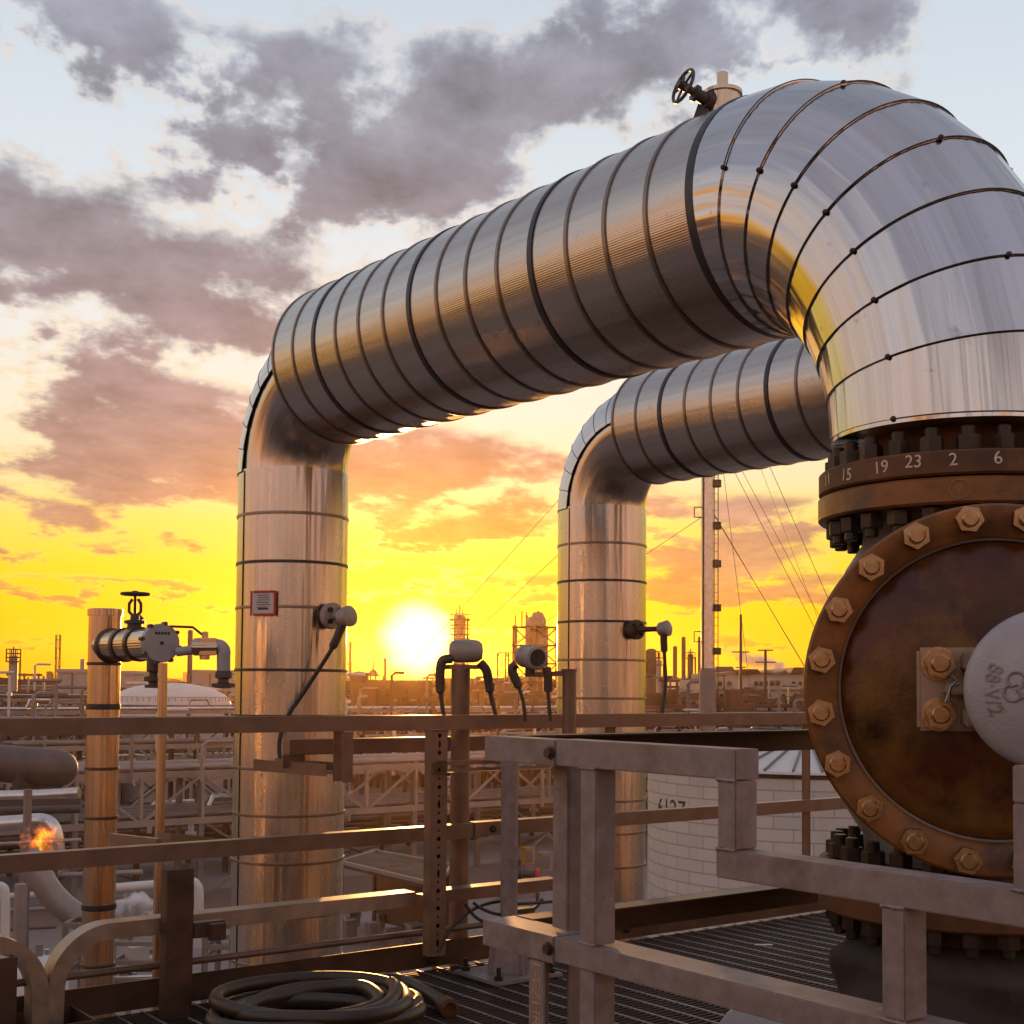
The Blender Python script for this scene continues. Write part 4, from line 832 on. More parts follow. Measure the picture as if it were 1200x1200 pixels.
# brackets seen between pipe and rail
b = MB(); b.bar(at(130, 985, 5.4), at(186, 992, 5.0), .02, .06); o = b.build('tilted_plate', 'galv', None, at(150, 988, 5.2)); tag(o, 'short tilted steel plate beside the slim capped pipe, under the sun glow', 'plate')
b = MB(); b.bar(at(192, 986, 5.4), at(262, 992, 6.2), .05, .07); o = b.build('bracket_beam', 'galv', None, at(220, 990, 5.8)); tag(o, 'short horizontal beam between thin stanchion and large pipe leg', 'beam')
# ------------------------------------------------------------------ hose and litter
hc = onZ(374, 1206, 0); b = MB(); P = []
for i in range(7 * 40 + 1):
    a = i / 40 * 2 * PI; k = i / 40; r = .275 + .06 * math.sin(k * 2.3) + .02 * math.sin(3 * a + k); z = .025 + .013 * k + .010 * math.sin(a * 1.3 + k)
    P.append(hc + V((math.cos(a) * r * 1.08 + .02 * math.sin(k * 5), math.sin(a) * r * .9 + .02 * math.cos(k * 4), z)))
t = thing('rubber_hose', hc, 'coiled black rubber hose lying on the deck grating', 'hose')
b.tube(P, .0255, 12); b.build('coil', 'hose', t)
e0 = onZ(470, 1150, .03); e1 = onZ(524, 1180, .03); b = MB(); Q = spline([P[0] + V((.0, .05, .0)), onZ(440, 1150, .04), e0, onZ(500, 1163, .03), e1]); b.tube(Q, .0255, 12); b.build('tail', 'hose', t)
dd = (Q[-1] - Q[-3]).normalized(); b = MB(); b.lathe(Q[-1] - dd * .01, dd, [(.034, -.03), (.034, .005), (.036, .01), (.036, .04), (.024, .045), (.022, .03)], 16); b.build('coupling', 'rust2', t)
c_ = onZ(895, 1107, .003); b = MB(); b.bar(c_ - CR * .04, c_ + CR * .04, .014, .004); o = b.build('paper_scrap', 'paper', None, c_); tag(o, 'small pale scrap lying on the grating inside the near handrail', 'scrap')
# ------------------------------------------------------------------ background plant
def hz(px): return 806 + .008 * (px - 600)
def gp(px, d, z=GZ): p = at(px, hz(px), d); return V((p.x, p.y, z))
def zy(py, px, d): return at(px, py, d).z
def lathe_thing(): pass
# domed tank
c = gp(200, 120); rz = zy(826, 200, 120); az_ = zy(800, 200, 120); t = thing('dome_tank', c, 'low white tank with shallow dome roof behind the slim capped pipe', 'tank')
r_ = 70 / FPX * 120
b = MB(); b.lathe(c, ZU, [(r_, 0), (r_, rz - GZ)], 64); b.build('shell', 'white', t)
b = MB(); b.lathe(c, ZU, [(r_ + .05, rz - GZ)] + [(r_ * math.cos(a), rz - GZ + (az_ - rz) * math.sin(a)) for a in [i / 10 * PI / 2 for i in range(11)]], 64); b.build('dome_roof', 'white', t)
b = MB(); b.torus(c + ZU * (rz - GZ), ZU, r_ + .06, .07, 64, 6); b.build('rim', 'steel_d', t)
b = MB()
for i in range(60):
    a = i / 60 * 2 * PI; q = c + V((math.cos(a), math.sin(a), 0)) * (r_ - .1); b.cyl(q + ZU * (rz - GZ), q + ZU * (rz - GZ + .75), .03, 4)
b.torus(c + ZU * (rz - GZ + .75), ZU, r_ - .1, .025, 64, 4); b.build('rim_railing', 'steel_l', t)
# block insulated tank
TD = 36.0; c = gp(946, TD); tr_ = (946 - 757.5) / FPX * TD * .985; tz = zy(913, 946, TD - tr_) + .1
t = thing('insulated_tank', c, 'pale block-insulated tank numbered 6127 with ribbed cone roof', 'tank')
nseg = 96; zs = [GZ, tz]; b = MB(); b.rings([[c + V((math.cos(2 * PI * j / nseg) * tr_, math.sin(2 * PI * j / nseg) * tr_, z - GZ)) for j in range(nseg)] for z in zs], caps=False, vv=[0, tz - GZ]); sh_ = b.build('shell', 'tank', t)
b = MB(); b.lathe(c, ZU, [(tr_ - .02, tz - GZ - .02), (tr_ + .12, tz - GZ), (tr_ + .10, tz - GZ + .06), (1.4, tz - GZ + .62), (1.35, tz - GZ + .70), (.001, tz - GZ + .74)], 96); rf = b.build('cone_roof', 'white', t)
for i in range(40):
    a = i / 40 * 2 * PI; e = V((math.cos(a), math.sin(a), 0)); b = MB(); b.bar(c + e * 1.4 + ZU * (tz - GZ + .645), c + e * (tr_ + .08) + ZU * (tz - GZ + .095), .045, .05); b.build('roof_rib', 'steel_g', rf)
b = MB(); b.torus(c + ZU * (tz - GZ - .06), ZU, tr_ + .02, .05, 96, 6); b.build('eave_ring', 'steel_d', t)
b = MB()
for i in range(14):
    a = i / 14 * 2 * PI; q = c + V((math.cos(a), math.sin(a), 0)) * 1.5; b.cyl(q + ZU * (tz - GZ + .6), q + ZU * (tz - GZ + 1.0), .02, 5)
b.torus(c + ZU * (tz - GZ + 1.0), ZU, 1.5, .022, 40, 5); b.torus(c + ZU * (tz - GZ + .8), ZU, 1.5, .018, 40, 5); b.build('roof_railing', 'steel_d', t)
p = hitcyl(785, 949, c.x, c.y, tr_); a0 = math.atan2(p.y - c.y, p.x - c.x)
def ttext(v): a = a0 + v.x / tr_; r = tr_ + .006 + v.z; return V((c.x + r * math.cos(a), c.y + r * math.sin(a), p.z + v.y))
tc_ = c.copy(); c_keep = c
text('6127', .70, ttext, 'tank_number', 'ink', sh_, .004)
# guyed stack
SD_ = 95.0; c = gp(829, SD_); top = zy(330, 829, SD_); t = thing('guyed_stack', c, 'tall slender steel stack with ladder and guy wires beside rear pipe', 'stack')
b = MB(); b.lathe(c, ZU, [(.48, 0), (.46, top - GZ)], 20); b.build('shaft', 'silver', t)
b = MB(); b.lathe(c, ZU, [(.6, 0), (.6, zy(790, 829, SD_) - GZ), (.42, zy(780, 829, SD_) - GZ)], 20); b.build('base_section', 'steel_g', t)
b = MB(); b.bar(c - CR * .33 - _F * .3 + ZU * 2, V((c.x, c.y, top)) - CR * .33 - _F * .3, .12, .12); b.build('riser_pipe', 'steel_d', t)
b = MB(); lx = c + CR * .62
for s in (-.14, .14): b.cyl(lx + CR * s + ZU * 4, V((lx.x, lx.y, top)) + CR * s, .035, 5)
z = 4
while z < top - GZ: b.bar(lx - CR * .14 + ZU * z, lx + CR * .14 + ZU * z, .03, .03); z += .6
b.build('ladder', 'steel_d', t)
for y in (565, 615, 660, 712, 763, 520, 470): b = MB(); zc = zy(y, 835, SD_); b.lathe(V((lx.x, lx.y, zc)), ZU, [(.35, -.25), (.38, -.25), (.38, .25), (.35, .25)], 12, closed=True); b.build('cage_platform', 'steel_d', t)
for y0, y1 in ((593, 605), (740, 752)):
    za, zb = zy(y0, 820, SD_), zy(y1, 820, SD_); q = c - CR * .42; b = MB(); b.tube([V((q.x, q.y, za)), V((q.x, q.y, za)) - CR * .55, V((q.x, q.y, zb)) - CR * .55, V((q.x, q.y, zb))], .05, 6); b.build('side_bracket', 'steel_d', t)
for ya, pxg, dg in ((489, 1082, 90), (473, 1090, 100), (378, 1097, 88), (380, 1044, 110), (590, 1063, 92), (588, 1048, 104), (400, 894, 130), (386, 341, 118), (485, 338, 112), (600, 291, 98)):
    b = MB(); b.cyl(V((c.x, c.y, zy(ya, 829, SD_))), gp(pxg, dg), .02, 4); b.build('guy_wire', 'steel_d', t)
# cream works building
BD_ = 185.0
t = thing('works_building', gp(900, BD_), 'long cream works building with small dark windows on the right skyline', 'building')
def bp(px, py, d=BD_): return at(px, py, d)
def face(px0, px1, ytop, d, dep, name, mt):
    a = gp(px0, d); c2 = gp(px1, d); z1 = zy(ytop, (px0 + px1) / 2, d); b = MB(); cc = (a + c2) / 2 + _F * dep / 2; b.box(V((cc.x, cc.y, (GZ + z1) / 2)), ((c2 - a).length, dep, z1 - GZ), (CR.copy(), V((_F.x, _F.y, 0)).normalized(), ZU)); return b.build(name, mt, t)
face(838, 1020, 788, BD_, 30, 'main_wall', 'wall_c'); face(796, 837, 797, BD_ - 2, 20, 'wing_wall', 'wall_c'); face(925, 1020, 783, BD_ + 4, 20, 'rear_wall', 'wall_c')
for px0, px1, y0, y1 in ((836, 862, 786.5, 781), (863, 892, 789, 784), (893, 925, 789, 785), (926, 960, 789, 782), (794, 838, 798, 795)):
    b = MB(); a = bp(px0, y0, BD_ - .6); e = bp(px1, y0, BD_ - .6); hh = bp((px0 + px1) / 2, y1, BD_ - .6) - (a + e) / 2; L_ = (e - a).length; b.prism([(0, 0), (L_, 0), (L_ * .86, hh.z), (L_ * .14, hh.z)], a, (e - a).normalized(), ZU, -14); b.build('roof', 'rustbg' if px0 in (863, 926) else 'steel_g', t)
rows = [(801, [(842, 846), (853, 857), (884, 888), (890, 894), (897, 900), (903, 907), (910, 914), (928, 932), (936, 940)], 5), (815, [(800, 803), (806, 809), (812, 816), (843, 849), (855, 859), (880, 883), (888, 892), (900, 903), (916, 920), (930, 933), (941, 944)], 4), (825, [(799, 805), (812, 818), (842, 845), (847, 850), (852, 855), (868, 872), (884, 887), (897, 902), (912, 917), (926, 931)], 7)]
for yy, xs_, hh in rows:
    for x0, x1 in xs_:
        a = bp(x0, yy, BD_ - 2.3 if x0 < 838 else BD_ - .25); w_ = (x1 - x0) / FPX * BD_; h_ = hh / FPX * BD_; b = MB(); b.box(a + CR * w_ / 2, (w_, .15, h_), (CR.copy(), V((_F.x, _F.y, 0)).normalized(), ZU)); b.build('window', 'win', t)
for yy in (808, 820): b = MB(); a = bp(839, yy, BD_ - .3); e = bp(1010, yy, BD_ - .3); b.bar(a, e, .35, .2); b.build('string_course', 'steel_l', t)
# utility poles
def pole(px, d, ytop, arms, label):
    c = gp(px, d); t = thing('utility_pole', c, label, 'pole'); z1 = zy(ytop, px, d)
    b = MB(); b.lathe(c, ZU, [(.22, 0), (.15, z1 - GZ)], 10); b.build('pole', 'steel_d', t)
    for y, w in arms: b = MB(); q = V((c.x, c.y, zy(y, px, d))); b.bar(q - CR * w, q + CR * w, .14, .14); b.build('cross_arm', 'steel_d', t)
    return t
pole(868, 150, 720, [(764, 1.0), (782, .6)], 'taller dark utility pole in front of the cream works building')
pole(897, 155, 761, [(762, .9), (776, 1.2)], 'shorter utility pole with top cross arm before the cream works building')
# chimneys, columns and towers on the skyline
def column(name, label, px, d, ytop, wpx, mt, plats=(), cat='column', spire=0, cone=0, ladder=True):
    c = gp(px, d); t = thing(name, c, label, cat); z1 = zy(ytop, px, d); r = wpx / 2 / FPX * d
    b = MB(); b.lathe(c, ZU, [(r, 0), (r, z1 - GZ - r * .5), (r * .75, z1 - GZ - r * .12), (r * .3, z1 - GZ), (.001, z1 - GZ)], 20); b.build('shaft', mt, t)
    for y in plats:
        q = V((c.x, c.y, zy(y, px, d))); b = MB(); b.lathe(q, ZU, [(r * .98, 0), (r * 1.75, 0), (r * 1.75, .12), (r * .98, .12)], 16, closed=True); pf = b.build('platform', 'steel_d', t)
        b = MB(); b.torus(q + ZU * 1.0, ZU, r * 1.7, .05, 16, 4)
        for k in range(8): a = k * PI / 4; e = V((math.cos(a), math.sin(a), 0)) * r * 1.7; b.cyl(q + e, q + e + ZU * 1.0, .045, 4)
        b.build('railing', 'steel_d', pf)
    if ladder: b = MB(); q = c + CR * (r + .3); b.bar(q, V((q.x, q.y, z1 - .5)), .25, .12); b.build('ladder', 'steel_d', t)
    if spire:
        b = MB(); q = V((c.x, c.y, z1)); b.cyl(q, q + ZU * spire, .09, 5)
        for k in (-1, 1): b.cyl(q + CR * (k * r * .5) - ZU * .3, q + CR * (k * r * .5) + ZU * spire * .6, .08, 5)
        b.build('vent_masts', 'steel_d', t)
    return t
column('fractionating_column', 'thick plant column with ringed platforms just right of the sun', 538, 210, 720, 14, 'steel_g', (727, 733, 744, 756, 770), spire=1.6)
column('chimney', 'slim chimney left of the tall latticed process tower', 603, 215, 732, 6, 'steel_d', (), 'chimney', ladder=False)
column('chimney', 'thin dark chimney under the sun, left of it', 451, 260, 771, 3.5, 'steel_d', (), 'chimney', ladder=False)
column('chimney', 'short dark chimney touching the right edge of the large pipe leg', 410, 230, 752, 3, 'rustbg', (), 'chimney', ladder=False)
column('chimney', 'brown chimney nearest the dark cable of the rear pipe sensor', 791, 205, 757, 5, 'rustbg', (), 'chimney', ladder=False)
column('chimney', 'tallest brown chimney in the cluster left of the guyed stack', 801, 200, 746, 5, 'rustbg', (), 'chimney', ladder=False)
column('chimney', 'chimney half hidden against the left side of the guyed stack', 820, 190, 746, 4.5, 'steel_d', (), 'chimney', ladder=False)
column('vessel_column', 'stubby dark column with a platform among the brown chimneys', 809, 210, 766, 7, 'steel_d', (772,), spire=.8)
column('vessel_column', 'pale column with wide top platform at the far left edge', 15, 150, 768, 10, 'steel_l', (771, 776), spire=1.0)
column('vessel_column', 'dark stepped column hugging the right side of the rear pipe leg', 763, 175, 760, 13, 'steel_d', (772, 785))
column('vessel_column', 'short silver column right of the rear pipe leg', 772, 165, 773, 6, 'steel_l', (780,))
column('vent_stack', 'orange-lit upright vent between capped pipe and large pipe leg', 222, 140, 738, 6, 'steel_d', (), 'stack', ladder=False)
column('vent_stack', 'low vent stub rising above the grey shed behind capped branch', 258, 150, 772, 5, 'steel_d', (), 'stack', ladder=False)
for px, yt, w, lab in ((33, 793, 2.2, 'short thin vent left of the lattice flare'), (51, 792, 3.0, 'short pale vent next to the lattice flare'), (96, 772, 5, 'small round-topped vessel on the roof left of the capped pipe'), (246, 790, 2.4, 'tiny vent pipe on the right-hand grey shed')):
    column('vent_pipe', lab, px, 160, yt, w, 'steel_l', (), 'vent', ladder=False)
def lattice(name, label, px, d, ytop, wpx, mt='steel_d', cat='tower', nlev=8, fill=False):
    c = gp(px, d); t = thing(name, c, label, cat); z1 = zy(ytop, px, d); w = wpx / 2 / FPX * d; hgt = z1 - GZ; cs4 = [V((sx * w, sy * w, 0)) for sx, sy in ((-1, -1), (1, -1), (1, 1), (-1, 1))]; q = max(.05, w * .09)
    for e in cs4: b = MB(); b.bar(c + e, c + e + ZU * hgt, q * 1.6, q * 1.6); b.build('leg', mt, t)
    b = MB()
    for k in range(nlev):
        z0, zz = hgt * k / nlev, hgt * (k + 1) / nlev
        for i in range(4):
            A_, B_ = cs4[i], cs4[(i + 1) % 4]; b.bar(c + A_ + ZU * zz, c + B_ + ZU * zz, q, q); b.bar(c + (A_ if k % 2 else B_) + ZU * z0, c + (B_ if k % 2 else A_) + ZU * zz, q * .7, q * .7)
    b.build('bracing', mt, t); return t, c, w, hgt
lattice('flare_tower', 'thin lattice flare tower on the left skyline', 67, 170, 744, 4.5, 'steel_d', 'tower', 14)
t, c, w, hgt = lattice('process_tower', 'tall latticed process tower left of the rear pipe leg', 627, 200, 735, 36, 'rustbg', 'tower', 7)
for sx, yt, rr in ((-.4, 722, 1.0), (.25, 716, 1.25), (.75, 730, .9)):
    z1 = zy(yt, 625, 200); q = c + V((sx * w, sx * .3 * w, 0)); b = MB(); b.lathe(q, ZU, [(rr, 4), (rr, z1 - GZ - rr), (rr * .6, z1 - GZ - .2), (.001, z1 - GZ)], 16); b.build('vessel', 'steel_g', t)
for k in range(2, 8): b = MB(); b.box(c + ZU * (hgt * k / 7), (w * 2.2, w * 2.2, .18)); b.build('platform', 'steel_d', t)
b = MB()
for k in range(9): q = c + V((random.uniform(-w, w), random.uniform(-w, w), hgt)); b.cyl(q, q + ZU * random.uniform(1, 2.6), .1, 5)
b.build('vent_masts', 'steel_d', t)
lattice('access_tower', 'open steel frame with ladders left of the tall process tower', 594, 205, 765, 16, 'steel_d', 'tower', 5)
lattice('mast', 'small lattice mast at the right edge of the large pipe leg', 413, 230, 776, 8, 'steel_d', 'tower', 4)
t, c, w, hgt = lattice('heater_frame', 'small pyramid-topped heater frame beneath the sun at left', 437, 240, 792, 18, 'rustbg', 'tower', 3)
b = MB(); b.lathe(c + ZU * hgt, ZU, [(w * .9, 0), (w * .35, 1.0), (w * .2, 1.1), (.15, 1.2), (.12, 2.6), (.001, 2.6)], 8); b.build('heater_top', 'rustbg', t)
# sheds
def shed(name, label, px0, px1, ytop, d, dep, mt, roofmt=None, eave=.4):
    a, e = gp(px0, d), gp(px1, d); z1 = zy(ytop, (px0 + px1) / 2, d); t = thing(name, (a + e) / 2, label, 'building'); fd = V((_F.x, _F.y, 0)).normalized(); L_ = (e - a).length; hx = (e - a).normalized(); cc = (a + e) / 2 + fd * dep / 2
    b = MB(); b.box(V((cc.x, cc.y, (GZ + z1 - eave) / 2)), (L_ - .4, dep - .4, z1 - eave - GZ), (hx, fd, ZU)); b.build('wall', mt, t)
    b = MB(); b.box(V((cc.x, cc.y, z1 - eave / 2)), (L_, dep, eave), (hx, fd, ZU)); b.build('roof', roofmt or mt, t)
    k = int(L_ / 3); 
    for i in range(min(k, 24)): b = MB(); q = a + hx * (L_ * (i + .5) / k) - fd * -.12; b.box(V((q.x, q.y, (GZ + z1 - eave) / 2)) , (.12, .3, z1 - eave - GZ - .1), (hx, fd, ZU)); b.build('wall_rib', 'steel_g', t)
    return t
shed('sheet_shed', 'grey sheet-metal shed left of the slim capped pipe', 64, 104, 784, 150, 12, 'wall_g')
shed('sheet_shed', 'narrow grey shed seen between capped pipe and its branch', 139, 158, 786, 152, 10, 'wall_g')
shed('sheet_shed', 'grey shed right of the white dome, before the large pipe leg', 219, 272, 785, 152, 12, 'wall_g')
shed('flat_roof_shed', 'long low shed with a pale flat roof line just above the guardrail', 330, 960, 834.5, 142, 9, 'rustbg', 'white', .45)
shed('flat_roof_shed', 'pale roof strip above the guardrail left of the white dome tank', -40, 135, 842, 112, 8, 'steel_d', 'steel_l', .4)
# pipe racks
def rack(label, Y, Xa, Xb, levels, width, sp, npipe, truss=False, mt='steel_d', risers=0, seed=1, rmin=.08, rmax=.26):
    rn = random.Random(seed); t = thing('pipe_rack', ((Xa + Xb) / 2, Y, GZ), label, 'pipe rack', 'pipe racks crossing the plant'); ztop = levels[-1]; q = .16
    n = int((Xb - Xa) / sp); srcc = None
    for i in range(n + 1):
        x = Xa + i * sp
        for yy in (Y, Y + width):
            if srcc is None: b = MB(); b.span((x - .13, yy - .13, GZ), (x + .13, yy + .13, ztop + .3)); srcc = b.build('column', mt, t)
            else: o = srcc.copy(); COL.objects.link(o); o.parent = t; o.location = (i * sp, yy - Y, 0)
    bsrc = None
    for i in range(n + 1):
        x = Xa + i * sp
        for z in levels:
            if bsrc is None: b = MB(); b.bar((x, Y, z), (x, Y + width, z), .2, .25); bsrc = b.build('cross_beam', mt, t); bz0 = z
            else: o = bsrc.copy(); COL.objects.link(o); o.parent = t; o.location = (i * sp, 0, z - bz0)
        if i % 3 == 0 and i < n:
            b = MB(); b.bar((x, Y, GZ), (x + sp, Y, levels[0]), .1, .1); b.bar((x + sp, Y, GZ), (x, Y, levels[0]), .1, .1); b.build('cross_brace', mt, t)
    for z in levels:
        for yy in (Y - .14, Y + width + .14): b = MB(); b.bar((Xa, yy, z), (Xb, yy, z), .16, .3); b.build('girder', 'steel_l' if truss else mt, t)
    if truss and len(levels) > 1:
        for yy in (Y - .16, Y + width + .16):
            b = MB(); z0, z1 = levels[0], levels[1]; k = int((Xb - Xa) / 3)
            for i in range(k):
                xa = Xa + i * 3; b.bar((xa, yy, z0), (xa, yy, z1), .16, .16); xx = (xa, xa + 3) if i % 2 else (xa + 3, xa); b.bar((xx[0], yy, z0), (xx[1], yy, z1), .13, .13)
            b.build('truss_web', 'steel_l', t)
    for z in levels:
        for k in range(npipe):
            r = rn.uniform(rmin, rmax); yy = Y + .3 + (width - .6) * (k + .5) / npipe; xa = Xa + rn.uniform(0, 12) * (rn.random() < .5); xb = Xb - rn.uniform(0, 12) * (rn.random() < .5)
            b = MB(); P = [(xa, yy, z + .14 + r), (xb, yy, z + .14 + r)]
            if rn.random() < .4: xm_ = rn.uniform(Xa + 5, Xb - 5); P = [(xa, yy, z + .14 + r), (xm_ - 1, yy, z + .14 + r), (xm_ - .7, yy, z + .9), (xm_ + .7, yy, z + .9), (xm_ + 1, yy, z + .14 + r), (xb, yy, z + .14 + r)]
            b.tube(P, r, 8); b.build('pipe', rn.choice(['steel_g', 'steel_d', 'steel_l', 'silver', 'rustbg', 'steel_g']), t)
    for k in range(risers):
        x = rn.uniform(Xa, Xb); z = rn.choice(levels)
        if .33 < x / Y < .51 and 80 < Y < 120: continue
        r = rn.uniform(.07, .16); yy = Y - rn.uniform(.3, 1.2); h = rn.uniform(1, 3.2); b = MB(); b.tube([(x, yy, z - .3), (x, yy, z + h), (x + .3, yy, z + h + .2), (x + rn.choice((-1, 1)) * rn.uniform(.8, 2.5), yy, z + h + .2)], r, 7)
        b.lathe((x, yy, z + h * .5), ZU, [(r * 2, -.12), (r * 2, .12)], 8); b.build('riser', rn.choice(['silver', 'steel_l', 'steel_g', 'white', 'rustbg']), t)
    return t
rack('pale truss pipe bridge, nearest of the racks seen through the guardrail', 59, 8, 86, [-5.2, -3.0], 2.6, 6, 5, True, 'steel_g', 14, 1)
rack('dark rack directly behind the truss bridge, second from the deck', 78, -2, 112, [-4.6, -2.6, -1.2], 4, 6, 5, True, 'steel_d', 50, 2, .06, .16)
rack('busy rack with many risers below the sheds, third from the deck', 98, 0, 140, [-4.5, -2.2, -.9], 6, 6, 6, True, 'rustbg', 70, 3, .06, .18)
rack('crowded rack just under the skyline, fourth from the deck', 126, 2, 170, [-3.5, -1.6, -.3], 6, 6, 6, True, 'rustbg', 80, 4, .07, .2)
rack('farthest rack along the horizon, behind all the other racks', 175, 4, 230, [-2.6, -.7, .6], 7, 8, 6, True, 'rustbg', 80, 5)
rack('low rust-brown pipe way between the first two racks', 67, 6, 92, [-7.2, -6.2], 5, 5, 7, False, 'rustbg', 40, 9, .06, .2)
# distant clutter: one mass
rn = random.Random(21); b = MB()
for i in range(1500):
    px = rn.uniform(-260, 1460); d = rn.uniform(235, 900) if i % 2 else rn.uniform(132, 240); ytop = rn.uniform(806, 846) if d < 190 else rn.choice((rn.uniform(797, 806), rn.uniform(794, 803), rn.uniform(797, 812)))
    if 410 < px < 525: ytop = rn.uniform(797, 803)
    if rn.random() < .04: ytop -= rn.uniform(4, 14)
    c = gp(px, d); z1 = zy(ytop, px, d); w = rn.uniform(.6, 7) if d > 235 else rn.uniform(.2, 2.4)
    if z1 < GZ + 1: continue
    if rn.random() < .4: b.lathe(c, ZU, [(w * .5, 0), (w * .5, z1 - GZ), (.001, z1 - GZ + w * .1)], 9)
    elif rn.random() < .5: b.box((c.x, c.y, (GZ + z1) / 2), (w * 1.6, w, z1 - GZ))
    else:
        b.box((c.x, c.y, z1 - .3), (rn.uniform(6, 26), .5, .4)); b.box((c.x, c.y + 2, z1 - 2.2), (rn.uniform(6, 26), .5, .4))
        for k in range(-2, 3): b.box((c.x + k * 2.5, c.y, (GZ + z1) / 2), (.3, .3, z1 - GZ))
o = b.build('distant_plant', 'rustbg', None, (150, 350, GZ)); tag(o, 'far-off mass of refinery sheds, vessels and racks along the horizon', 'plant', kind='stuff')
# ------------------------------------------------------------------ nearer plant at lower left
t = thing('horizontal_vessel', at(30, 897, 42), 'dark grey horizontal drum vessel with rounded end at the left edge', 'vessel')
e = at(86, 902, 41.0); s0 = at(-60, 889, 43); dd = (s0 - e).normalized(); r = .60
b = MB(); b.lathe(e, dd, [(.001, 0), (r * .3, .02), (r * .6, .12), (r * .85, .3), (r, .6), (r, (s0 - e).length), (.001, (s0 - e).length)], 32); b.build('drum', 'vessel', t)
for px in (31, -20): q = at(px, 915, 41.5); b = MB(); b.span((q.x - .35, q.y - .3, q.z - .5), (q.x + .35, q.y + .3, q.z + .25)); b.build('saddle', 'steel_d', t); b = MB(); b.span((q.x - .12, q.y - .12, GZ), (q.x + .12, q.y + .12, q.z - .5)); b.build('column', 'steel_g', t)
def pxpipe(name, label, pts, d, rpx, mt, cat='pipe', n=14, smooth=True):
    P = [at(x, y, dd_ if isinstance(d, (list, tuple)) else d) for (x, y), dd_ in zip(pts, d if isinstance(d, (list, tuple)) else [d] * len(pts))]
    d0 = d[0] if isinstance(d, (list, tuple)) else d; b = MB(); b.tube(spline(P, 8) if smooth and len(P) > 2 else P, rpx / FPX * d0, n); o = b.build(name, mt, None, P[0]); return tag(o, label, cat)
pxpipe('silver_duct', 'straight silver pipe under the dark drum vessel, ending near the capped pipe', [(-40, 934), (40, 932), (93, 929)], 40, 7, 'silver')
pxpipe('silver_elbow', 'silver pipe bending down behind the flame at left', [(-40, 968), (20, 964), (48, 962), (60, 968), (66, 984), (67, 1010)], 37, 9, 'silver')
pxpipe('handrail_tube', 'thin pale tube crossing just behind the flame', [(-40, 991), (95, 984)], 35, 2.2, 'steel_l', 'tube')
pxpipe('brown_pipe', 'dull brown pipe between the two silver pipes at left', [(-40, 951), (95, 948)], 39, 5, 'vessel')
b = MB(); b.bar(at(-40, 942, 38), at(95, 939, 38), .16, .2); o = b.build('beam', 'steel_d', None, at(20, 942, 38)); tag(o, 'dark steel beam below the drum vessel', 'beam')
q = at(32, 960, 36); b = MB(); b.span((q.x - .09, q.y - .09, GZ), (q.x + .09, q.y + .09, at(32, 925, 36).z)); o = b.build('steel_column', 'steel_g', None, (q.x, q.y, GZ)); tag(o, 'bluish steel column in front of the flame', 'column')
pxpipe('white_duct', 'fat pale grey duct curving down to the right at lower left', [(30, 1000), (44, 1022), (56, 1042), (70, 1058), (90, 1073), (125, 1090)], 34, 15, 'steel_l', 'duct')
pxpipe('return_bend', 'pale U-shaped pipe bend at the left edge below the mid rail', [(-12, 1100), (-10, 1050), (-4, 1040), (3, 1040), (6, 1050), (6, 1100), (6, 1200)], 31, 5.5, 'white')
pxpipe('white_pipe', 'level pale pipe behind the steam, turning down beside the large pipe leg', [(120, 1042), (180, 1037), (222, 1034), (230, 1037), (233, 1046), (233, 1075), (233, 1110)], 36, 5.5, 'white')
q = at(24, 1060, 32); b = MB(); b.span((q.x - .12, q.y - .12, GZ), (q.x + .12, q.y + .12, at(24, 1036, 32).z)); o = b.build('pale_post', 'steel_l', None, (q.x, q.y, GZ)); tag(o, 'pale square post right of the U-shaped bend', 'post')
c = at(45, 1150, 30); t = thing('white_drum', (c.x, c.y, GZ), 'pale round-topped drum seen through the hoop legs at bottom left', 'tank')
b = MB(); rr = 34 / FPX * 30; z1 = at(45, 1120, 30).z; b.lathe((c.x, c.y, GZ), ZU, [(rr, 0), (rr, z1 - GZ - .45), (rr * .85, z1 - GZ - .2), (rr * .5, z1 - GZ - .05), (.001, z1 - GZ)], 28); b.build('shell', 'white', t)
b = MB(); b.cyl((c.x, c.y, z1 - .05), (c.x, c.y, z1 + .25), .08, 10); b.build('vent', 'steel_g', t)
# low frame, cabinets and small plant
def cabinet(px, py, d, wpx, hpx, label, mt='steel_l', name='cabinet'):
    c = at(px, py, d); w = wpx / FPX * d; h = hpx / FPX * d; t = thing(name, (c.x, c.y, GZ), label, 'cabinet')
    b = MB(); b.box((c.x, c.y, c.z), (w, w * .7, h)); b.build('body', mt, t, bevel=.02)
    b = MB(); b.box((c.x, c.y, c.z + h / 2 + .04), (w * 1.1, w * .8, .06)); b.build('lid', mt, t)
    b = MB(); b.box((c.x - w * .1, c.y - w * .35 - .012, c.z), (w * .7, .02, h * .8)); b.build('door', 'steel_g', t)
    b = MB(); b.box((c.x, c.y, (GZ + c.z - h / 2) / 2), (w * .85, w * .6, max(c.z - h / 2 - GZ, .05))); b.build('plinth', 'concrete', t)
cabinet(410, 1090, 52, 14, 20, 'pale cabinet right beside the large pipe leg', 'steel_g'); cabinet(414, 1068, 56, 16, 12, 'small pale cabinet behind the one beside the large pipe leg')
cabinet(437, 1092, 52, 15, 18, 'squat grey cabinet left of centre in the cabinet row'); cabinet(446, 1080, 55, 9, 14, 'narrow cabinet tucked behind the squat grey one', 'steel_g')
cabinet(487, 1088, 53, 20, 8, 'wide low bluish box in the cabinet row', 'wall_g'); cabinet(500, 1078, 54, 12, 14, 'pale cabinet nearest the perforated strut')
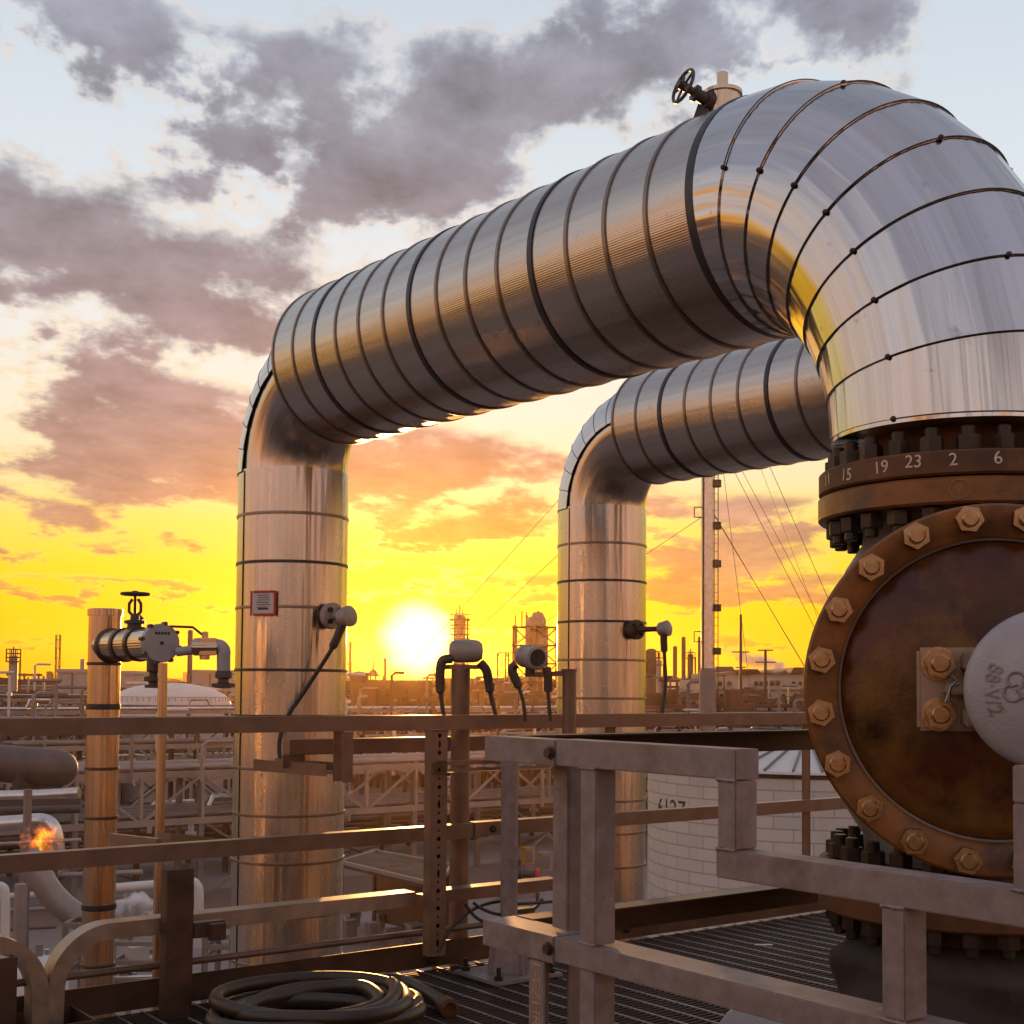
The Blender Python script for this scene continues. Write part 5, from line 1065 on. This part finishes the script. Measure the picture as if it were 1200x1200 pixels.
cabinet(464, 1094, 52, 18, 8, 'low dark-doored box in the middle of the cabinet row', 'steel_g')
cabinet(618, 1003, 70, 14, 18, 'yellow locker left of the near corner post', 'yellow', 'locker'); cabinet(638, 1010, 68, 16, 20, 'pale locker beside the yellow one', 'steel_l', 'locker')
c = at(630, 1027, 62); t = thing('hose_reel', (c.x, c.y, GZ), 'red hose reel in front of the pale locker', 'reel')
b = MB(); b.torus(c, CR, .32, .09, 20, 8); b.build('reel', 'red', t); b = MB(); b.span((c.x - .06, c.y - .06, GZ), (c.x + .06, c.y + .06, c.z)); b.build('stand', 'steel_d', t)
c = at(608, 1024, 64); t = thing('pump', (c.x, c.y, GZ), 'dark pump with a round casing left of the hose reel', 'pump')
b = MB(); b.lathe(c - CR * .8, CR, [(.001, 0), (.3, .05), (.34, .4), (.34, .9), (.2, 1.0), (.18, 1.6), (.001, 1.62)], 18); b.cyl(c, c + ZU * .7, .12, 10); b.build('casing', 'steel_d', t)
b = MB(); b.box((c.x, c.y, (GZ + c.z - .3) / 2), (2, .7, max(c.z - .3 - GZ, .1))); b.build('plinth', 'concrete', t)
# canopy
t = thing('canopy', onZ(455, 1022, GZ + 3), 'flat brown canopy roof above the row of cabinets', 'canopy')
q4 = [onZ(398, 1016, GZ + 3), onZ(512, 1044, GZ + 3), onZ(530, 1020, GZ + 3), onZ(440, 1003, GZ + 3)]
b = MB(); b.add([p for p in q4] + [p + ZU * .18 for p in q4], [(3, 2, 1, 0), (4, 5, 6, 7)] + [(i, (i + 1) % 4, 4 + (i + 1) % 4, 4 + i) for i in range(4)]); b.build('roof', 'canopy', t)
b = MB()
for i in range(4): b.bar(q4[i] + ZU * .2, q4[(i + 1) % 4] + ZU * .2, .12, .14)
b.build('roof_edge', 'steel_l', t)
for p in q4[:]: pp = p * .985 + (q4[0] + q4[1] + q4[2] + q4[3]) / 4 * .015; b = MB(); b.span((pp.x - .1, pp.y - .1, GZ), (pp.x + .1, pp.y + .1, GZ + 2.98)); b.build('post', 'rustbg', t)
b = MB(); b.bar(V((q4[3].x, q4[3].y, GZ + 1.6)), V((q4[2].x, q4[2].y, GZ + 1.6)), .1, 2.6); b.build('back_wall', 'rustbg', t)
# white equipment frame lower left
def frame3(name, label, px0, px1, y0, y1, d, dep, mt, cat):
    a = at(px0, y1, d); e = at(px1, y1, d); z0, z1 = at(px0, y1, d).z, at(px0, y0, d).z; t = thing(name, (a.x, a.y, GZ), label, cat); hx = (V((e.x, e.y, 0)) - V((a.x, a.y, 0))); L_ = hx.length; hx.normalize(); hy = V((-hx.y, hx.x, 0)); A0 = V((a.x, a.y, 0))
    for i, j in ((0, 0), (1, 0), (1, 1), (0, 1)): b = MB(); p = A0 + hx * (L_ * i) + hy * (dep * j); b.bar(V((p.x, p.y, GZ)), V((p.x, p.y, z1)), .12, .12); b.build('leg', mt, t)
    b = MB()
    for z in (z0, (z0 + z1) / 2, z1):
        for p, q in (((0, 0), (1, 0)), ((1, 0), (1, 1)), ((1, 1), (0, 1)), ((0, 1), (0, 0))):
            P0 = A0 + hx * (L_ * p[0]) + hy * (dep * p[1]); P1 = A0 + hx * (L_ * q[0]) + hy * (dep * q[1]); b.bar(V((P0.x, P0.y, z)), V((P1.x, P1.y, z)), .09, .12)
    b.build('rails', mt, t); return t, A0, hx, hy, L_, z0, z1
t, A0, hx, hy, L_, z0, z1 = frame3('equipment_skid', 'pale open steel skid below the steam, left of the thin stanchion', 132, 190, 1106, 1150, 33, 1.4, 'steel_l', 'skid')
b = MB(); b.box(A0 + hx * (L_ * .35) + hy * .6 + ZU * ((z0 + z1) / 2), (.5, .4, .6)); b.build('control_box', 'white', t)
b = MB(); b.cyl(A0 + hx * .2 + hy * .9 + ZU * (z0 + .3), A0 + hx * (L_ - .2) + hy * .9 + ZU * (z0 + .3), .16, 14); b.build('drum', 'silver', t)
frame3('walkway_railing', 'small grey walkway railing just left of the large pipe leg foot', 240, 272, 1098, 1122, 33, 1.5, 'steel_g', 'railing')
frame3('pipe_support', 'pale pipe support frame between the fat duct and the capped pipe', 75, 100, 1085, 1140, 31, 1.2, 'steel_g', 'frame')
rnd = random.Random(5); 
for i in range(14):
    px = rnd.uniform(-20, 100); y0 = rnd.uniform(1005, 1190); d = 33 + rnd.uniform(-2, 6); L_ = rnd.uniform(30, 110)
    w_ = ['lowest', 'short', 'long', 'thin', 'level', 'small', 'tarnished', 'plain', 'narrow', 'dull', 'bare', 'old', 'faint', 'slim'][i]
    pts = [(px, y0), (px + L_, y0 - rnd.uniform(1, 5))] if i % 3 else [(px, y0 - 30), (px, y0 - 6), (px + 6, y0), (px + L_, y0 - 3)]
    pxpipe('service_pipe', f'{w_} service pipe among the plant behind the hoop rail', pts, d, rnd.uniform(1.4, 3.6), rnd.choice(['steel_l', 'steel_g', 'white', 'rustbg', 'silver']), 'pipe', 8)
    bpy.context.scene.collection.objects[-1]['group'] = 'service pipes at lower left'
# kerb line
b = MB(); b.tube([at(x, y, 10.2 * FPX / (y - hz(x))) + ZU * .05 for x, y in ((405, 1000), (455, 990), (500, 984), (600, 976), (700, 971))], .12, 6); tag(b.build('kerb', 'concrete'), kind='structure')
# steam, plume and flame
def puff(name, label, x, y, rx, ry, d, mt, cat, tilt=0):
    c0 = at(x, y, d); a, h = rx / FPX * d, ry / FPX * d; b = MB(); b.ico((0, 0, 0), 1, 3, (a, min(a, h * 1.4), h)); o = b.build(name, mt, None, (0, 0, 0), sharp=180); o.location = c0
    o.rotation_euler = (0, tilt, -HEAD); return tag(o, label, cat)
puff('steam', 'larger white steam puff between the slim capped pipe and the stanchion', 156, 1062, 30, 19, 32.5, 'steam', 'steam')
puff('steam', 'smaller steam wisp left of the slim capped pipe, on the fat duct', 112, 1060, 18, 20, 32.0, 'steam', 'steam')
puff('smoke_plume', 'faint mauve smoke plume above the cream works building', 888, 774, 46, 12, 178, 'plume', 'smoke', .35)
def tongue(pts, r0):
    P = spline(pts, 6); n = len(P); return P, [r0 * max(.08, math.sin(PI * (.12 + .86 * i / (n - 1)))) for i in range(n)]
puff('flame', 'ragged orange flame burning among the silver pipes at left', 48, 984, 27, 23, 34.5, 'flame', 'flame', -.3)
# unseen plant added behind the viewpoint for warm reflections in the cladding
def bshed(name, label, x, y, w, dp, h, mt):
    t = thing(name, (x, y, GZ), label, 'building'); b = MB(); b.box((x, y, GZ + h / 2), (w, dp, h)); b.build('wall', mt, t); b = MB(); b.box((x, y, GZ + h + .2), (w + .6, dp + .6, .4)); b.build('roof', 'steel_g', t)
bshed('added_building', 'cream building added behind the viewpoint for warm reflections', -36, -34, 26, 22, 13, 'wall_c')
bshed('added_building', 'wide cream building added far behind the viewpoint for warm reflections', -2, -56, 30, 12, 12, 'wall_c')
bshed('added_building', 'grey building added at left behind the viewpoint for warm reflections', -50, 6, 12, 34, 11.5, 'wall_g')
bshed('added_building', 'low cream building added at right behind the viewpoint for warm reflections', 38, -46, 26, 12, 11, 'wall_c')
for i, (x, y, h, r) in enumerate(((-22, -4, 17, 1.0), (-27, 8, 13, .8), (-13, -30, 18, 1.2), (8, -44, 15, 1.0), (22, -34, 17, 1.2), (-34, 14, 15, 2.2))):
    t = thing('vessel_column', (x, y, GZ), ['tall silver', 'short silver', 'tallest silver', 'slim silver', 'stout silver', 'widest silver'][i] + ' column added behind the viewpoint for reflections', 'column'); b = MB(); b.lathe((x, y, GZ), ZU, [(r, 0), (r, h - r), (r * .6, h - .2), (.001, h)], 24); b.build('shaft', 'steel_l', t)
    for k in (.5, .8): b = MB(); b.lathe((x, y, GZ + h * k), ZU, [(r, 0), (r * 1.7, 0), (r * 1.7, .15), (r, .15)], 18, closed=True); b.build('platform', 'steel_d', t)
#HAZE

def hazemat():
    mt = bpy.data.materials.new('haze_air'); mt.use_nodes = True; nt = mt.node_tree; nt.nodes.remove(nt.nodes['Principled BSDF'])
    v = N(nt, 'ShaderNodeVolumePrincipled'); v.inputs['Color'].default_value = (.95, .60, .2, 1); v.inputs['Density'].default_value = .00014; v.inputs['Anisotropy'].default_value = .85
    L(nt, v.outputs[0], nt.nodes['Material Output'].inputs['Volume']); return mt
M['haze'] = hazemat()
b = MB(); b.span((-420, -420, GZ - 1), (1150, 1150, 38)); tag(b.build('haze', 'haze', None, (0, 0, GZ - 1), smooth=False), 'thin warm evening haze over the whole plant', 'haze', kind='stuff')

t = thing('added_portal', (0, -6, GZ), 'dark steel portal added just behind the viewpoint for dark reflections', 'frame')  # unseen portal added to put dark streaks into the elbow's reflections
pts_ = [(-5.5, -1.5), (-4.2, -5.0), (-1.2, -7.5), (2.8, -8.6), (6.8, -7.8)]
for x, y in pts_: b = MB(); b.span((x - .13, y - .13, GZ), (x + .13, y + .13, 6.5)); b.build('column', 'steel_d', t)
for a_, c_ in zip(pts_, pts_[1:]):
    for z in (2.6, 6.4): b = MB(); b.bar((*a_, z), (*c_, z), .2, .3); b.build('beam', 'steel_d', t)
